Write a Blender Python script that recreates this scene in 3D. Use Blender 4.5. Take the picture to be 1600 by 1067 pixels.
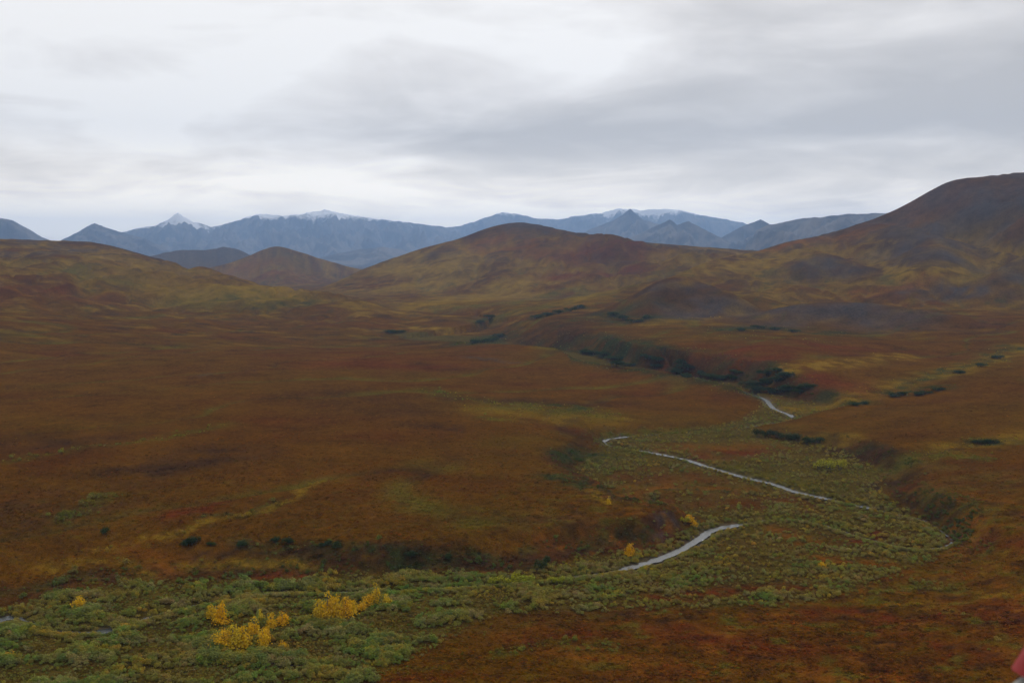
import bpy, math
import numpy as np
from mathutils import Vector, Matrix
# ================================================================== scene, camera, light
sc = bpy.context.scene
for o in list(bpy.data.objects): bpy.data.objects.remove(o)
sc.view_settings.view_transform = 'Standard'; sc.view_settings.look = 'None'
sc.view_settings.exposure = 0.0; sc.view_settings.gamma = 1.0; sc.view_settings.use_curve_mapping = False
CAM = Vector((0, 0, 120.0))
cam = bpy.data.cameras.new('camera'); cam.sensor_width = 36; cam.lens = 36 * 1570 / 1600
cam.clip_start = .05; cam.clip_end = 120000
cam.dof.use_dof = True; cam.dof.focus_distance = 700; cam.dof.aperture_fstop = 5.6
camo = bpy.data.objects.new('camera', cam); sc.collection.objects.link(camo)
camo.location = CAM; camo.rotation_euler = (math.radians(90) - math.atan(133.5 / 1570), 0, 0); sc.camera = camo

SUN = Vector((.10, .78, .62)).normalized()
sun = bpy.data.lights.new('sun', 'SUN'); sun.energy = 1.4; sun.angle = math.radians(14); sun.color = (1, .96, .9)
suno = bpy.data.objects.new('sun', sun); sc.collection.objects.link(suno); suno.rotation_euler = SUN.to_track_quat('Z', 'Y').to_euler()

world = bpy.data.worlds.new('World'); sc.world = world; world.use_nodes = True
def nd(nt, t, **kw):
    n = nt.nodes.new(t)
    for k, v in kw.items(): setattr(n, k, v)
    return n
def mth(nt, op, a, b=None, c=None, clamp=False):
    n = nt.nodes.new('ShaderNodeMath'); n.operation = op; n.use_clamp = clamp
    for i, v in enumerate((a, b, c)):
        if v is None: continue
        if isinstance(v, (int, float)): n.inputs[i].default_value = v
        else: nt.links.new(v, n.inputs[i])
    return n.outputs[0]
def mixc(nt, fac, a, b, blend='MIX'):
    n = nt.nodes.new('ShaderNodeMix'); n.data_type = 'RGBA'; n.blend_type = blend
    for s, v in ((0, fac), (6, a), (7, b)):
        if isinstance(v, (int, float)): n.inputs[s].default_value = v
        elif isinstance(v, tuple): n.inputs[s].default_value = (*v, 1) if len(v) == 3 else v
        else: nt.links.new(v, n.inputs[s])
    return n.outputs[2]
def noise_tex(nt, vec, scale, detail=4, rough=.5, dist=0.0):
    n = nt.nodes.new('ShaderNodeTexNoise'); n.inputs['Scale'].default_value = scale; n.inputs['Detail'].default_value = detail
    n.inputs['Roughness'].default_value = rough; n.inputs['Distortion'].default_value = dist
    if vec is not None: nt.links.new(vec, n.inputs['Vector'])
    return n.outputs['Fac']
def ramp(nt, fac, stops):
    n = nt.nodes.new('ShaderNodeValToRGB'); cr = n.color_ramp
    while len(cr.elements) < len(stops): cr.elements.new(.5)
    for e, (p, c) in zip(cr.elements, stops): e.position = p; e.color = (*c, 1)
    nt.links.new(fac, n.inputs[0]); return n.outputs[0]
def build_sky():
    """low stratus deck over a Nishita sky: the cloud sheet is a plane of noise seen in perspective"""
    nt = world.node_tree; nt.nodes.clear()
    out = nd(nt, 'ShaderNodeOutputWorld'); bg = nd(nt, 'ShaderNodeBackground'); nt.links.new(bg.outputs[0], out.inputs[0])
    sky = nd(nt, 'ShaderNodeTexSky'); sky.sky_type = 'NISHITA'; sky.sun_disc = False
    sky.sun_elevation = math.asin(SUN.z); sky.sun_rotation = math.atan2(SUN.x, SUN.y); sky.altitude = 300
    tc = nd(nt, 'ShaderNodeTexCoord'); sep = nd(nt, 'ShaderNodeSeparateXYZ'); nt.links.new(tc.outputs['Generated'], sep.inputs[0])
    x, y, z = sep.outputs
    za = mth(nt, 'ADD', mth(nt, 'MAXIMUM', z, 0.0), .14)
    px = mth(nt, 'DIVIDE', x, za); py = mth(nt, 'DIVIDE', y, za)
    cmb = nd(nt, 'ShaderNodeCombineXYZ'); nt.links.new(px, cmb.inputs[0]); nt.links.new(py, cmb.inputs[1])
    P = cmb.outputs[0]
    def off(v, ox, oy, oz=0):
        n = nt.nodes.new('ShaderNodeVectorMath'); n.operation = 'ADD'; nt.links.new(v, n.inputs[0]); n.inputs[1].default_value = (ox, oy, oz); return n.outputs[0]
    n1 = noise_tex(nt, off(P, SKY[0], SKY[1]), .45, 4, .48, .6)            # broad light and dark sheets
    n2 = noise_tex(nt, off(P, 7.7, 1.2), 1.5, 5, .5, .6)                # ragged billows
    n3 = noise_tex(nt, off(P, -3.1, 4.2), 5.0, 4, .55, .4)
    v = mth(nt, 'ADD', mth(nt, 'MULTIPLY', n1, .56), mth(nt, 'ADD', mth(nt, 'MULTIPLY', n2, .37), mth(nt, 'MULTIPLY', n3, .07)))
    def bias(lo, hi, a, b, src=z):
        m = nd(nt, 'ShaderNodeMapRange'); m.interpolation_type = 'SMOOTHSTEP'; nt.links.new(src, m.inputs[0])
        for i, q in enumerate((lo, hi, a, b)): m.inputs[i + 1].default_value = q
        return m.outputs[0]
    # the deck is thinner low over the far mountains and towards the hidden sun
    dt = nt.nodes.new('ShaderNodeVectorMath'); dt.operation = 'DOT_PRODUCT'; nt.links.new(tc.outputs['Generated'], dt.inputs[0]); dt.inputs[1].default_value = (-.24, .78, .58)
    v = mth(nt, 'ADD', v, mth(nt, 'ADD', bias(.03, .10, .07, 0), bias(.60, .86, 0, .06, dt.outputs['Value'])))
    col = ramp(nt, v, [(.41, (.575, .545, .515)), (.49, (.70, .665, .63)), (.56, (.88, .84, .80)), (.635, (1.05, 1.02, .98))])
    col = mixc(nt, bias(.03, .125, 1, 0), col, mixc(nt, 1.0, col, (1.92, 1.76, 1.47), 'MULTIPLY'))
    s = nt.nodes.new('ShaderNodeVectorMath'); s.operation = 'SCALE'; nt.links.new(sky.outputs[0], s.inputs[0]); s.inputs[3].default_value = .1
    c = mixc(nt, .94, s.outputs[0], col)
    nt.links.new(c, bg.inputs[0]); bg.inputs[1].default_value = SKY[2]
SKY = (4.27, 4.2, 1.0)
build_sky()
# ================================================================== measured layout, metres (x right, y away, z up; flood plain at z = 0)
CTRL=[(12.6,387.5,7),(-66.6,378.9,7),(-123,378,6),(-199.8,384.1,8),(-269.9,377.2,10),(-117.3,452.5,9),(0,492.1,9),(-283.7,549.7,14),(-382.7,539.4,16),(-173.4,674,12),(0,686.4,10),(144.4,748.4,2.5),(92.7,685.3,3.5),(-491.8,960.2,22),(-648.6,921.1,26),(-260.9,1019,16),(0,1004.7,11),(93.9,976.7,9),(167.6,870.7,7),(201,823.5,3),(-176.6,1382.2,10),(-421.5,1651.5,15),(-602.2,1573.7,30),(-695.8,1363.9,42),(-828,1180.9,60),(58.5,429.4,9),(67.7,417.3,8),(43.7,520.5,6),(60.2,622.7,4),(289.6,692.7,9),(195.5,606.6,7),(286.4,554.9,13),(382.7,539.4,16),(199.9,440.6,9),(193.1,473.3,7),(178.2,341.6,9),(234,326.2,14),(162.3,355.5,4.5),(152.5,290.8,6),(204.2,283.1,9),(79.3,302.2,1.5),(0,279.4,1),(115.8,321.8,2.5),(-90.9,276.2,0.5),(-215.3,298.4,3),(138.4,1082.1,20),(240.9,895.1,20),(411.1,1071.3,21),(588.8,1152.2,32),(736,1047.4,40),(388.2,865,15),(354.6,689.4,14),(271,780.9,5),(335.1,842,8),(542.5,1060,20),(-224.1,1757.1,24),(-104.8,1643.6,26),(0,1478.5,26),(69.9,1368.4,26),(134,1399.8,31),(187.3,1468.8,36),(270,1410.9,33),(361.3,1415.6,30),(464.8,1457.3,32),(-401.4,2100.3,24),(-1938.8,2545.8,14),(-3635.3,4773.3,12),(-7270.6,9546.7,8),(-18176.4,23866.7,0),(-1448.7,2853.3,14),(-2716.3,5349.9,12),(-5432.6,10699.9,8),(-13581.4,26749.7,0),(-787.4,3101.6,14),(-1476.3,5815.5,12),(-2952.7,11631.1,8),(-7381.7,29077.7,0),(0,3200,14),(0,6000,12),(0,12000,8),(0,30000,0),(787.4,3101.6,14),(1476.3,5815.5,12),(2952.7,11631.1,8),(7381.7,29077.7,0),(1448.7,2853.3,14),(2716.3,5349.9,12),(5432.6,10699.9,8),(13581.4,26749.7,0),(1938.8,2545.8,14),(3635.3,4773.3,12),(7270.6,9546.7,8),(18176.4,23866.7,0),(106.1,106.1,6.3),(1060.7,1060.7,9),(8485.3,8485.3,30),(150,0,6.3),(1500,0,9),(12000,0,30),(106.1,-106.1,6.3),(1060.7,-1060.7,9),(8485.3,-8485.3,30),(0,-150,6.3),(0,-1500,9),(0,-12000,30),(-106.1,-106.1,6.3),(-1060.7,-1060.7,9),(-8485.3,-8485.3,30),(-150,-0,6.3),(-1500,-0,9),(-12000,-0,30),(-106.1,106.1,6.3),(-1060.7,1060.7,9),(-8485.3,8485.3,30)]
FLOOD=[(-322.6,328.7),(-240.9,334.8),(-175.2,334.8),(-161.3,347.8),(-152,358.3),(-119,364.8),(-65.6,372.4),(-24.4,374.7),(9.8,374.7),(16.3,385.1),(25.7,395.3),(48.6,404.1),(63.4,405.9),(75.6,423),(85.9,443.8),(84.1,454.9),(71.7,460.7),(54.5,466.6),(50,476.4),(50.4,495.8),(46.8,516.9),(36.7,539.8),(34.7,564.8),(48.3,598),(56.5,635.2),(63.8,660.3),(91.6,677.3),(134.8,697.9),(170,734),(194.8,787.1),(207.8,829.5),(203.8,869.4),(176.8,918.5),(126.4,985.9),(83.4,1042.2),(65.8,1141.8),(0,1236.4),(-85.5,1338.1),(-189.4,1482.3),(-337.2,1761.6),(-489.9,2077),(-644.8,2468.6),(-910.2,3325.4),(-1183.2,4134),(-1060.2,4167.3),(-810.8,3265.8),(-585.6,2553.6),(-362.4,2029.5),(-219.4,1808.9),(-88.6,1734.8),(0,1353.9),(79.1,1235.5),(137.6,1073.7),(188.8,981),(225.9,925.8),(233.3,844.6),(254.4,807.7),(250.9,780.5),(207.8,734),(170.8,697.9),(169.6,658),(200.7,635.2),(208.4,592.2),(206,544.7),(189.5,495.8),(189,470.2),(191.5,447.1),(186.7,416.2),(180.1,402.3),(158.9,381.1),(138.3,365.6),(121.6,351.2),(104.4,339.9),(76.6,334.8),(43.6,332.9),(13,330.5),(-4.3,327.5),(-16.5,314.2),(-30.6,291),(-43.1,273),(-66.9,253.4),(-113.3,213),(-184.2,213),(-255.9,227)]
RIVER=[(149.8,1114.1),(183.8,988.5),(205.4,888.6),(213.2,842.5),(209.7,809.6),(207.8,782.4),(211.4,753.8),(199.7,730.1),(152.1,694.6),(109.4,679.4),(75,664.7),(61.5,653),(63.3,632.9),(83.2,614),(102.9,590.4),(113.5,566.8),(126.5,543.4),(139.2,524.8),(145,508.8),(155.6,495.1),(170.1,477),(177.8,466.1),(188.3,453.4),(188.8,429.9),(184.3,414.2),(166.8,406.8),(151.5,423.9),(135.8,450),(117.4,452.3),(100.8,443.5),(88.2,435),(81.6,423.9),(68.4,404.1),(55.9,390.2),(46.1,382),(33,374.9),(12,367.3),(-23.4,358.5),(-55.4,353.6),(-85.4,353.6),(-105.5,343.5),(-120.8,329.6),(-131.4,315.7),(-147.1,316.3),(-161.6,324.9),(-169.2,327.2),(-176.7,313.5),(-202.1,308.1)]
HILLS={
 'left_ridge':[(-1716.1,2084.5,172.6,1600,900),(-1444.1,2398.8,162.4,1600,900),(-1311.4,2586.6,164.1,1600,900),(-1252.7,2670.8,162.2,1500,900),(-1172.7,2761.3,160.1,1300,800),(-1120.4,2782.9,151.6,950,700),(-1069.2,2856.4,130.8,650,600),(-1004.8,2985.4,97.3,380,450),(-930.5,3113.9,52.9,200,300),(-871.1,3183,15,100,150)],
 'dark_hill':[(-2381.4,6048.1,74.1,500,800),(-2228.3,6106.1,120,900,900),(-2071.2,6161.2,162.8,1000,900),(-1856.7,6229.2,173.1,1000,900),(-1776.1,6252.6,191.1,1000,900),(-1680.7,6279,163.7,900,900),(-1599.4,6300.2,120,700,900),(-1410.5,6345.1,63.8,400,400)],
 'cone_hill':[(-1474.7,4462.6,49.4,300,400),(-1318,4511.4,82.9,500,600),(-1210.6,4541.4,117.1,700,700),(-1128.6,4562.5,154.6,900,800),(-1073.5,4575.8,170.6,1000,800),(-1004.6,4591.4,157.7,1000,800),(-879.2,4617,114.2,800,700),(-765.7,4637.2,81.9,600,600),(-621.7,4658.7,49.2,400,500)],
 'mid_hill':[(-534.9,2544.4,6.9,287,300),(-499.8,2805.8,38.2,575,400),(-452.4,2965.7,69.3,804,600),(-419.5,3071.5,88.9,1035,700),(-357.6,3129.6,116,1265,800),(-283,3187.5,144.2,1494,900),(-164.6,3245.8,177.4,1724,900),(-83.6,3298.9,209.5,1897,900),(0,3300,228.2,1954,900),(62.6,3299.4,226.1,2012,900),(143.9,3246.8,208.1,2070,900),(242.6,3190.8,184.5,2012,900),(342.8,3181.6,170.2,1954,900),(501,3160.5,155.9,1724,900),(665.8,3181.1,144.1,1494,900),(811.7,3198.6,134.2,1150,900)],
 'right_hill':[(286.6,1878.3,77.2,448,400),(415.2,2109.5,109.3,672,500),(562.5,2333.2,130.3,896,600),(657.5,2412,153.5,1008,700),(770.8,2483.1,173.3,1064,800),(857.1,2507.6,199.1,1120,800),(919.5,2485.4,223.4,1176,800),(966.6,2467.4,248.9,1209,900),(1006,2451.6,274.2,1232,900),(1044.6,2435.4,296,1232,900),(1076.5,2421.5,304.1,1232,900),(1132.7,2395.7,309.6,1288,900),(1215.5,2410.9,319.8,1344,900),(1331.4,2348.9,332.3,1344,900),(1537.2,2219.7,328.9,1344,900),(1719.4,1950.3,297.4,1232,900)],
 'knob':[(481.2,1992.7,88.5,150,300),(553.1,2025.9,109.7,260,300),(605.9,2031.6,123.9,330,300),(641.2,2020.7,122.6,330,300),(674.7,1967.5,105.1,260,300),(702.5,1872.6,78.5,120,200)],
 'spur':[(854.7,2455.5,200.5,380,380),(862.8,2271.7,188.8,380,380),(864.1,2131.5,169.8,380,360),(859.9,2025,152,340,320),(744.1,1802.4,102.9,220,240)],
 'right_shoulder':[(808.8,1719.2,85.1,180,260),(905.3,1783.4,122.3,330,330),(1022.8,1834.1,152.4,450,420),(1190,1790.6,176.5,500,450),(1365.6,1660.6,182.8,500,450)],
 'pointed_hill':[(128.9,1554.7,29.1,60,120),(182.5,1549.3,58.1,130,180),(221,1544.3,79.9,185,200),(249.7,1539.9,87.8,210,200),(278.2,1535,83,200,200),(307.3,1509,73.1,170,180),(330.8,1463.1,60.6,120,150),(357.1,1436.3,43.4,60,100)],
 'low_dome':[(317.9,1384,34.7,60,120),(372.4,1391,49.3,110,150),(424,1386.6,56.6,130,170),(479.5,1368.4,56.6,130,170),(532.9,1327,50.9,110,150),(570.8,1278.3,42.8,60,120)],
}
RANGES={
 'far_left_peak':(3500,[(-7243.5,10795,446.8),(-6747.5,11111.7,554.2),(-6214.2,11418.6,508.8),(-5870.5,11599,551.4),(-5753.7,11657.4,524.3),(-5607.2,11728.6,430.8),(-5488.6,11784.5,335.8),(-5335.9,11854.5,269.8),(-5086.1,11963.8,150.3)]),
 'left_pyramid':(3000,[(-6162.8,13125.2,153.2),(-5915.6,13238.4,320.7),(-5677.7,13342.2,465.2),(-5575.1,13385.4,533.7),(-5530.9,13403.7,559.5),(-5466.5,13430.1,526.6),(-5262.8,13511.2,444),(-4964.2,13623.8,360.9),(-4621,13744,189.5)]),
 'snow_range':(5500,[(-7523.1,17447.2,296.4),(-6946,17684.8,499.5),(-6599.7,17817,603.4),(-6348.5,17908,650.9),(-6122.9,17986.4,755),(-6018.6,18021.6,835.5),(-5955.5,18042.5,893),(-5885.1,18065.6,825.9),(-5731.7,18114.9,736.8),(-5418.7,18210.9,648.4),(-5248,18260.8,672.9),(-4879.4,18362.8,791.4),(-4604.6,18433.6,892.4),(-4218.4,18525.8,855.6),(-3881.8,18599.2,881.8),(-3654.7,18645.2,930.5),(-3460.5,18682.2,973.2),(-3197.8,18729,910.7),(-2735.7,18802,831.1),(-2385.3,18849.7,797.4),(-1914.2,18903.3,739.9),(-1320,18954.1,670),(-841.9,18981.3,479.5),(-241.1,18998.5,120)]),
 'low_front_range':(2200,[(-2488.9,12249.7,58),(-2186.8,12307.2,135.6),(-1881.3,12357.6,198.1),(-1572.8,12400.7,229.7),(-1262.3,12436.1,182.9),(-870.5,12469.7,120),(-476,12490.9,25.2)]),
 'middle_range':(5000,[(-2119.7,20892.7,331.2),(-1459.1,20949.2,688.3),(-1062.2,20973.1,741.8),(-664,20989.5,874.3),(-199.2,20999.1,1026.3),(159.4,20999.4,980.2),(531.3,20993.3,887.6),(929.2,20979.4,873.9),(1391.6,20953.8,952),(1851.9,20918.2,1003.1),(2217.6,20882.6,1106.4),(2634.4,20834.1,1051.9),(3149.9,20762.4,1087.7),(3533.9,20700.5,1032.9),(3915,20631.8,939.2),(4665,20475.3,791.4),(5521,20261.3,478.2)]),
 'dark_pyramid':(2600,[(709.6,13982,190.7),(1060.8,13959.8,481.1),(1366.6,13933.1,594.4),(1548.6,13914.1,707.4),(1626.2,13905.2,759.4),(1687.4,13897.9,706.7),(1809.4,13882.6,618.9),(2017.1,13853.9,539.4),(2531.2,13769.3,311.3),(2785.2,13720.2,189.4)]),
 'twin_peaks':(2200,[(1042,10950.5,175.4),(1280.8,10925.2,313.2),(1517.4,10894.8,436.1),(1698.5,10868.1,507.1),(1773,10856.2,448.7),(1892.5,10836,492.4),(2086.2,10800.4,385.8),(2317.7,10753.1,262.6),(2514.1,10708.8,147.1)]),
 'jagged_peaks':(2200,[(2081.2,11310.1,148.6),(2353.7,11256.6,333.2),(2522.1,11220,424.4),(2688.8,11181.3,500.7),(2741.6,11168.4,528.4),(2855.9,11139.7,457.3),(2915.6,11124.3,442.8),(3012.9,11098.3,501.4),(3118.4,11069.1,441.2),(3249.9,11031.2,342.8),(3477,10961.8,175.4)]),
 'long_ridge':(2600,[(2001.5,8774.6,286.2),(2209.1,8724.7,384.1),(2413.9,8670.2,426.1),(2713.8,8581.1,460.7),(2908.6,8517.1,474.2),(3099.1,8449.6,476.7),(3421.9,8324.1,461),(3899.8,8111.2,426.8)]),
}
STROKES=[
 ('Y',0.9,3.5,[(-162.9,385),(-155.2,391.2),(-148.1,399.7),(-137.5,407.1),(-127.3,417.4)]),
 ('Y',0.7,3.1,[(-127.3,417.4),(-114.2,429.4),(-106.8,445.4),(-98.8,462.5),(-94.8,488.3)]),
 ('L',0.8,5.4,[(-188.2,414.1),(-188.4,433.8),(-186.7,446.8),(-182.9,459.3)]),
 ('L',0.5,6.1,[(-266.4,515.6),(-255.1,534.1),(-240.5,556.5),(-215.7,576.9),(-197,611.6),(-183,645.9)]),
 ('G',0.5,4.9,[(-129.8,425.8),(-117,429.5),(-107.6,448.6)]),
 ('R',0.8,9.0,[(-146.5,426),(-140.5,433.1),(-137.4,441.5)]),
 ('P',0.75,29.9,[(-188.8,499.2),(-176.8,516.3),(-163.9,540.2)]),
 ('P',0.6,30.9,[(-290.1,548.5),(-271.8,569.7),(-254.7,572.6)]),
 ('P',0.5,32.6,[(-220.9,425.6),(-205,427.2),(-196.2,438.6)]),
 ('O',0.7,8.3,[(-158.5,386.7),(-145.9,393.6),(-131.4,380.5)]),
 ('Y',0.7,4.5,[(-124,380.8),(-98.6,378.4),(-76,376)]),
 ('Y',0.5,4.8,[(-177.3,367.6),(-159.4,376.5),(-138.5,372.8)]),
 ('P',0.7,7.5,[(-118.9,388.6),(-88.7,389.5),(-66.9,380.7),(-24.8,381),(7.5,383.1)]),
 ('G',0.55,5.6,[(-110.5,395.3),(-95.1,395.1),(-70.6,387.6)]),
 ('G',0.6,4.4,[(-59.8,383),(-39.8,382.5),(-10.1,386.1)]),
 ('O',0.6,4.9,[(13.1,402.1),(26.5,408.1),(43,413.6)]),
 ('G',0.5,4.2,[(26.4,405.9),(42.9,412.2),(57.2,419.6)]),
 ('P',0.5,4.8,[(18.2,398.5),(36.7,402.7)]),
 ('L',0.8,25.3,[(-4.7,738.4),(23.5,732.4),(55.7,722.1)]),
 ('G',0.8,15.0,[(34.2,760.3),(53.9,762.1)]),
 ('Y',0.5,24.5,[(-18.5,718.3),(13.5,697.2),(72.8,706.8)]),
 ('L',0.5,17.2,[(-67.1,803.7),(-49.6,771.9),(-19.4,756.4)]),
 ('P',0.5,19.2,[(-49.2,765.9),(-9.8,765.9),(92.3,797.7)]),
 ('P',0.5,15.8,[(-57.8,641.6),(-40.8,633.3)]),
 ('L',0.8,10.0,[(-21.8,677.3),(-4.3,672.8)]),
 ('G',0.8,10.2,[(25.7,568.9),(42.1,592.3),(54,597.2)]),
 ('G',0.8,9.4,[(19.6,504.6),(29.1,499.1),(32.9,483.8)]),
 ('Y',0.9,3.1,[(37,476.3),(42.9,457.1),(44.9,447.2)]),
 ('P',0.7,7.3,[(33.2,513.6),(41.9,498.2)]),
 ('O',0.6,15.3,[(52.2,503.6),(83.6,516.6),(115.6,510.3)]),
 ('R',0.5,18.8,[(66.6,489.1),(93.8,482.7),(134.5,482.6)]),
 ('R',0.7,18.4,[(123.6,598.2),(148.8,606.9)]),
 ('O',0.5,22.1,[(104.2,621.5),(160.6,622.3)]),
 ('R',0.5,21.8,[(70,541),(97.8,540.3)]),
 ('G',0.6,3.6,[(54.8,457.4),(75.1,504),(92.1,507.9),(123.2,500.6)]),
 ('L',0.8,8.5,[(68.6,665),(105.1,679.5),(147.6,694.6)]),
 ('L',0.7,9.1,[(67.2,612.7),(93.6,604.5),(105.9,585.4)]),
 ('L',0.6,11.1,[(118.8,574.5),(139.6,539.8),(159.8,503.5)]),
 ('Y',0.9,24.3,[(34.9,2752),(116.5,2621.3),(65.6,2582)]),
 ('Y',0.8,89.3,[(-380.7,2995.9),(-192.9,2759.5),(-151.1,2976.2)]),
 ('Y',0.8,60.3,[(-180.3,1886.1),(-115.6,2268.8),(-15.2,2386.3),(96.9,2540.2)]),
 ('Y',0.7,54.0,[(-346.7,2593.4),(-270.7,2659),(-168.1,2643.1)]),
 ('Y',0.8,56.2,[(386,2645.2),(395.3,2395.2),(445.2,2376.6)]),
 ('R',0.6,75.4,[(111.9,2513.6),(186.4,2444.5),(275.9,2412.3)]),
 ('R',0.5,110.4,[(207.6,2727.5),(321,2662.8)]),
 ('P',0.6,81.8,[(137.4,2705.7),(266.7,2625.5)]),
 ('Y',0.6,29.8,[(-380,1863.8),(-273.7,1789.4),(-179.4,1757.8)]),
 ('L',0.6,32.4,[(-117.8,1848.3),(-11.8,1849.3),(85.8,2245.7)]),
 ('L',0.5,44.1,[(144.3,2266.7),(214.3,1871.4),(351.4,2303.6)]),
 ('O',0.6,88.1,[(-78.8,3105.5),(72.3,2848.9),(170,2678.9)]),
 ('Y',0.8,27.3,[(374.9,1966.7),(516.5,2140.6),(630.4,2258),(708.7,2280.3)]),
 ('Y',0.6,22.9,[(496,2055.2),(631.7,2211.6),(744.2,2213.6)]),
 ('O',0.7,45.3,[(596.6,2351.3),(731.6,2405)]),
 ('Y',0.9,20.9,[(739.5,2118.4),(719.4,1887.2),(693.4,1758.6)]),
 ('L',0.8,19.6,[(681.9,1833.4),(671.4,1758.8)]),
 ('Y',0.9,18.9,[(992.4,1956.4),(943.6,1956.1),(808.8,1818.1),(720.2,1742.4)]),
 ('Y',0.8,18.2,[(902.7,1777.9),(920.6,1906.9),(791.8,1753.8),(758.5,1728.2)]),
 ('O',0.6,26.5,[(709.8,1743.9),(638.2,1728.7),(587.5,1740.9)]),
 ('L',0.7,16.1,[(871.1,1851.7),(779,1737.4)]),
 ('S',0.55,31.1,[(210.6,1504.6),(250.2,1512.9),(286.7,1501.4)]),
 ('S',0.7,63.6,[(254.9,1427.7),(290.3,1422.7),(314.6,1409.3)]),
 ('S',0.8,49.9,[(576.3,1951.1),(612.4,1968.3),(625.9,1931.7)]),
 ('S',0.7,89.8,[(374,1364.2),(422.4,1352.4),(476.4,1334.3)]),
 ('S',0.5,82.3,[(489.2,1322.8),(529.5,1297.3)]),
 ('S',0.7,88.9,[(805.9,2049.2),(864.7,2067.8),(831.3,1926.7)]),
 ('S',0.7,98.2,[(1020.2,2210.2),(1031.1,2144.1)]),
 ('S',0.6,159.7,[(1056,2391.1),(1170.7,2320.1)]),
 ('S',0.95,26.3,[(742.3,1690),(776.2,1670.7)]),
 ('S',0.6,37.4,[(679,1692.9),(724.4,1698.5)]),
 ('S',0.6,58.4,[(834.9,1682.9),(878.2,1727.8)]),
 ('S',0.5,103.2,[(913.1,2404.4),(946.6,2300.7)]),
 ('P',0.6,83.0,[(752.8,1975.7),(736.8,1812.6)]),
 ('P',0.5,61.1,[(550,1922.7),(637.3,1891.6)]),
 ('P',0.35,72.5,[(187.9,1474.6),(279.3,1461.4)]),
 ('Y',0.7,46.9,[(111.1,1743.5),(215.1,2253.1),(285.3,2242.7)]),
 ('L',0.6,42.4,[(-42.1,1648.7),(53.6,1683.4),(153.2,1850.1)]),
 ('Y',0.8,62.5,[(-79.3,2074.9),(31.2,2452.8),(161.1,2535.6)]),
 ('O',0.5,78.7,[(807.6,2361.4),(948.1,2417.9),(1008.7,2420.4)]),
 ('Y',0.95,16.2,[(243.4,893.8),(261.3,906.5),(287.9,926.9)]),
 ('Y',0.7,19.2,[(552.9,1080.9),(496.5,1020.5),(410.8,915.8),(360.3,877.8),(314.9,846),(265.1,793.5),(225.7,780.1)]),
 ('G',0.6,15.2,[(541.3,1085.2),(442.2,958.8),(367.4,881.5),(326.1,846.9)]),
 ('G',0.8,13.2,[(314.3,829.9),(334.2,826.4),(356.1,828.2)]),
 ('G',0.8,10.2,[(264.1,775.4),(278,786.5)]),
 ('Y',0.6,17.6,[(297.1,927.8),(330.9,956.8),(401.2,1027.7)]),
 ('R',0.6,50.6,[(183.1,1021.8),(231.1,1032.4),(249.7,975.3)]),
 ('R',0.6,35.2,[(240.1,870.5),(270.3,860.2),(285.9,840.6)]),
 ('R',0.5,47.8,[(278.2,1011.5),(342.2,1070.1)]),
 ('G',0.6,44.3,[(270.3,1244.9),(328.3,1285.3),(375.9,1226)]),
 ('L',0.4,45.4,[(254.5,1137.9),(319.6,1111.4)]),
 ('Y',0.6,27.3,[(184.2,1311.5),(256,1383.6),(336.3,1425.7)]),
 ('G',0.8,12.9,[(29.7,1552.5),(79.9,1565.6),(113.2,1613.9)]),
 ('G',0.7,48.6,[(149.1,1461.7),(162.4,1375.6),(196.2,1397.7)]),
 ('G',0.7,15.1,[(-61.6,1609.4),(-32.1,1679.6)]),
 ('G',0.9,27.0,[(-51.2,1231.9),(-31.9,1424.7),(-14.3,1489.6)]),
 ('G',0.5,35.5,[(90.3,1414.9),(132.4,1483.5)]),
 ('G',0.6,12.3,[(-191,1495.1),(-166.3,1488)]),
 ('P',0.5,65.8,[(-97.4,1270.1),(0,1443.8),(67.3,1316.4)]),
 ('Y',0.9,22.0,[(-157.9,1545.8),(-97.2,1521.6)]),
 ('L',0.95,89.5,[(-543.3,1814.8),(-500.7,1828.4),(-471.4,1874.7)]),
 ('Y',0.9,88.4,[(-530,1850.2),(-489.7,1853.4),(-471.6,1899.7),(-464,2025.4)]),
 ('G',0.7,30.8,[(-514,1813.2),(-494,1824.8)]),
 ('G',0.6,22.5,[(-443.5,1739.5),(-380.7,1810.4),(-362.6,1836)]),
 ('Y',0.7,98.1,[(-1026.2,2413.5),(-890.9,2300.1),(-692.1,2016.4)]),
 ('Y',0.5,81.2,[(-710.3,1959.3),(-602,1891.7),(-535.4,1827.7)]),
 ('L',0.4,87.4,[(-915.1,2057.7),(-725.7,1901.8)]),
 ('R',0.4,91.5,[(-789.1,1550),(-753,1690)]),
 ('O',0.5,173.3,[(-1146.9,4298.2),(-879.9,3956)]),
 ('L',0.4,176.7,[(-1042.8,4323),(-891.8,4128.6)]),
 ('P',0.7,21.7,[(-101.7,992.2),(-61.8,964.6)]),
 ('R',0.4,74.4,[(-199.3,1038),(-98.7,963.1)]),
 ('P',0.4,44.2,[(-138.7,771.6),(-72.9,709)]),
 ('S',0.55,10.2,[(-44,1057.9),(0,1022.4)]),
 ('S',0.4,9.2,[(-277.8,884.4),(-270.5,907.4)]),
 ('P',0.8,15.7,[(203.2,617.6),(212.9,578.7)]),
 ('P',0.8,11.0,[(187.8,513.7),(202.2,521)]),
 ('P',0.8,9.5,[(190.8,474.7),(195,455.7),(199.1,451.6)]),
 ('L',0.8,10.4,[(208.2,555.4),(222.2,546.1),(243.9,555.9)]),
 ('L',0.9,8.9,[(227.1,558.5),(246.7,546.1),(253.8,538.5)]),
 ('Y',0.6,16.0,[(251.8,574.2),(275.2,576.6),(309.6,600.7)]),
 ('G',0.6,11.1,[(271.1,583.9),(283.4,578.2)]),
 ('Y',0.6,13.2,[(194.5,642),(211.3,630.2)]),
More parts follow.
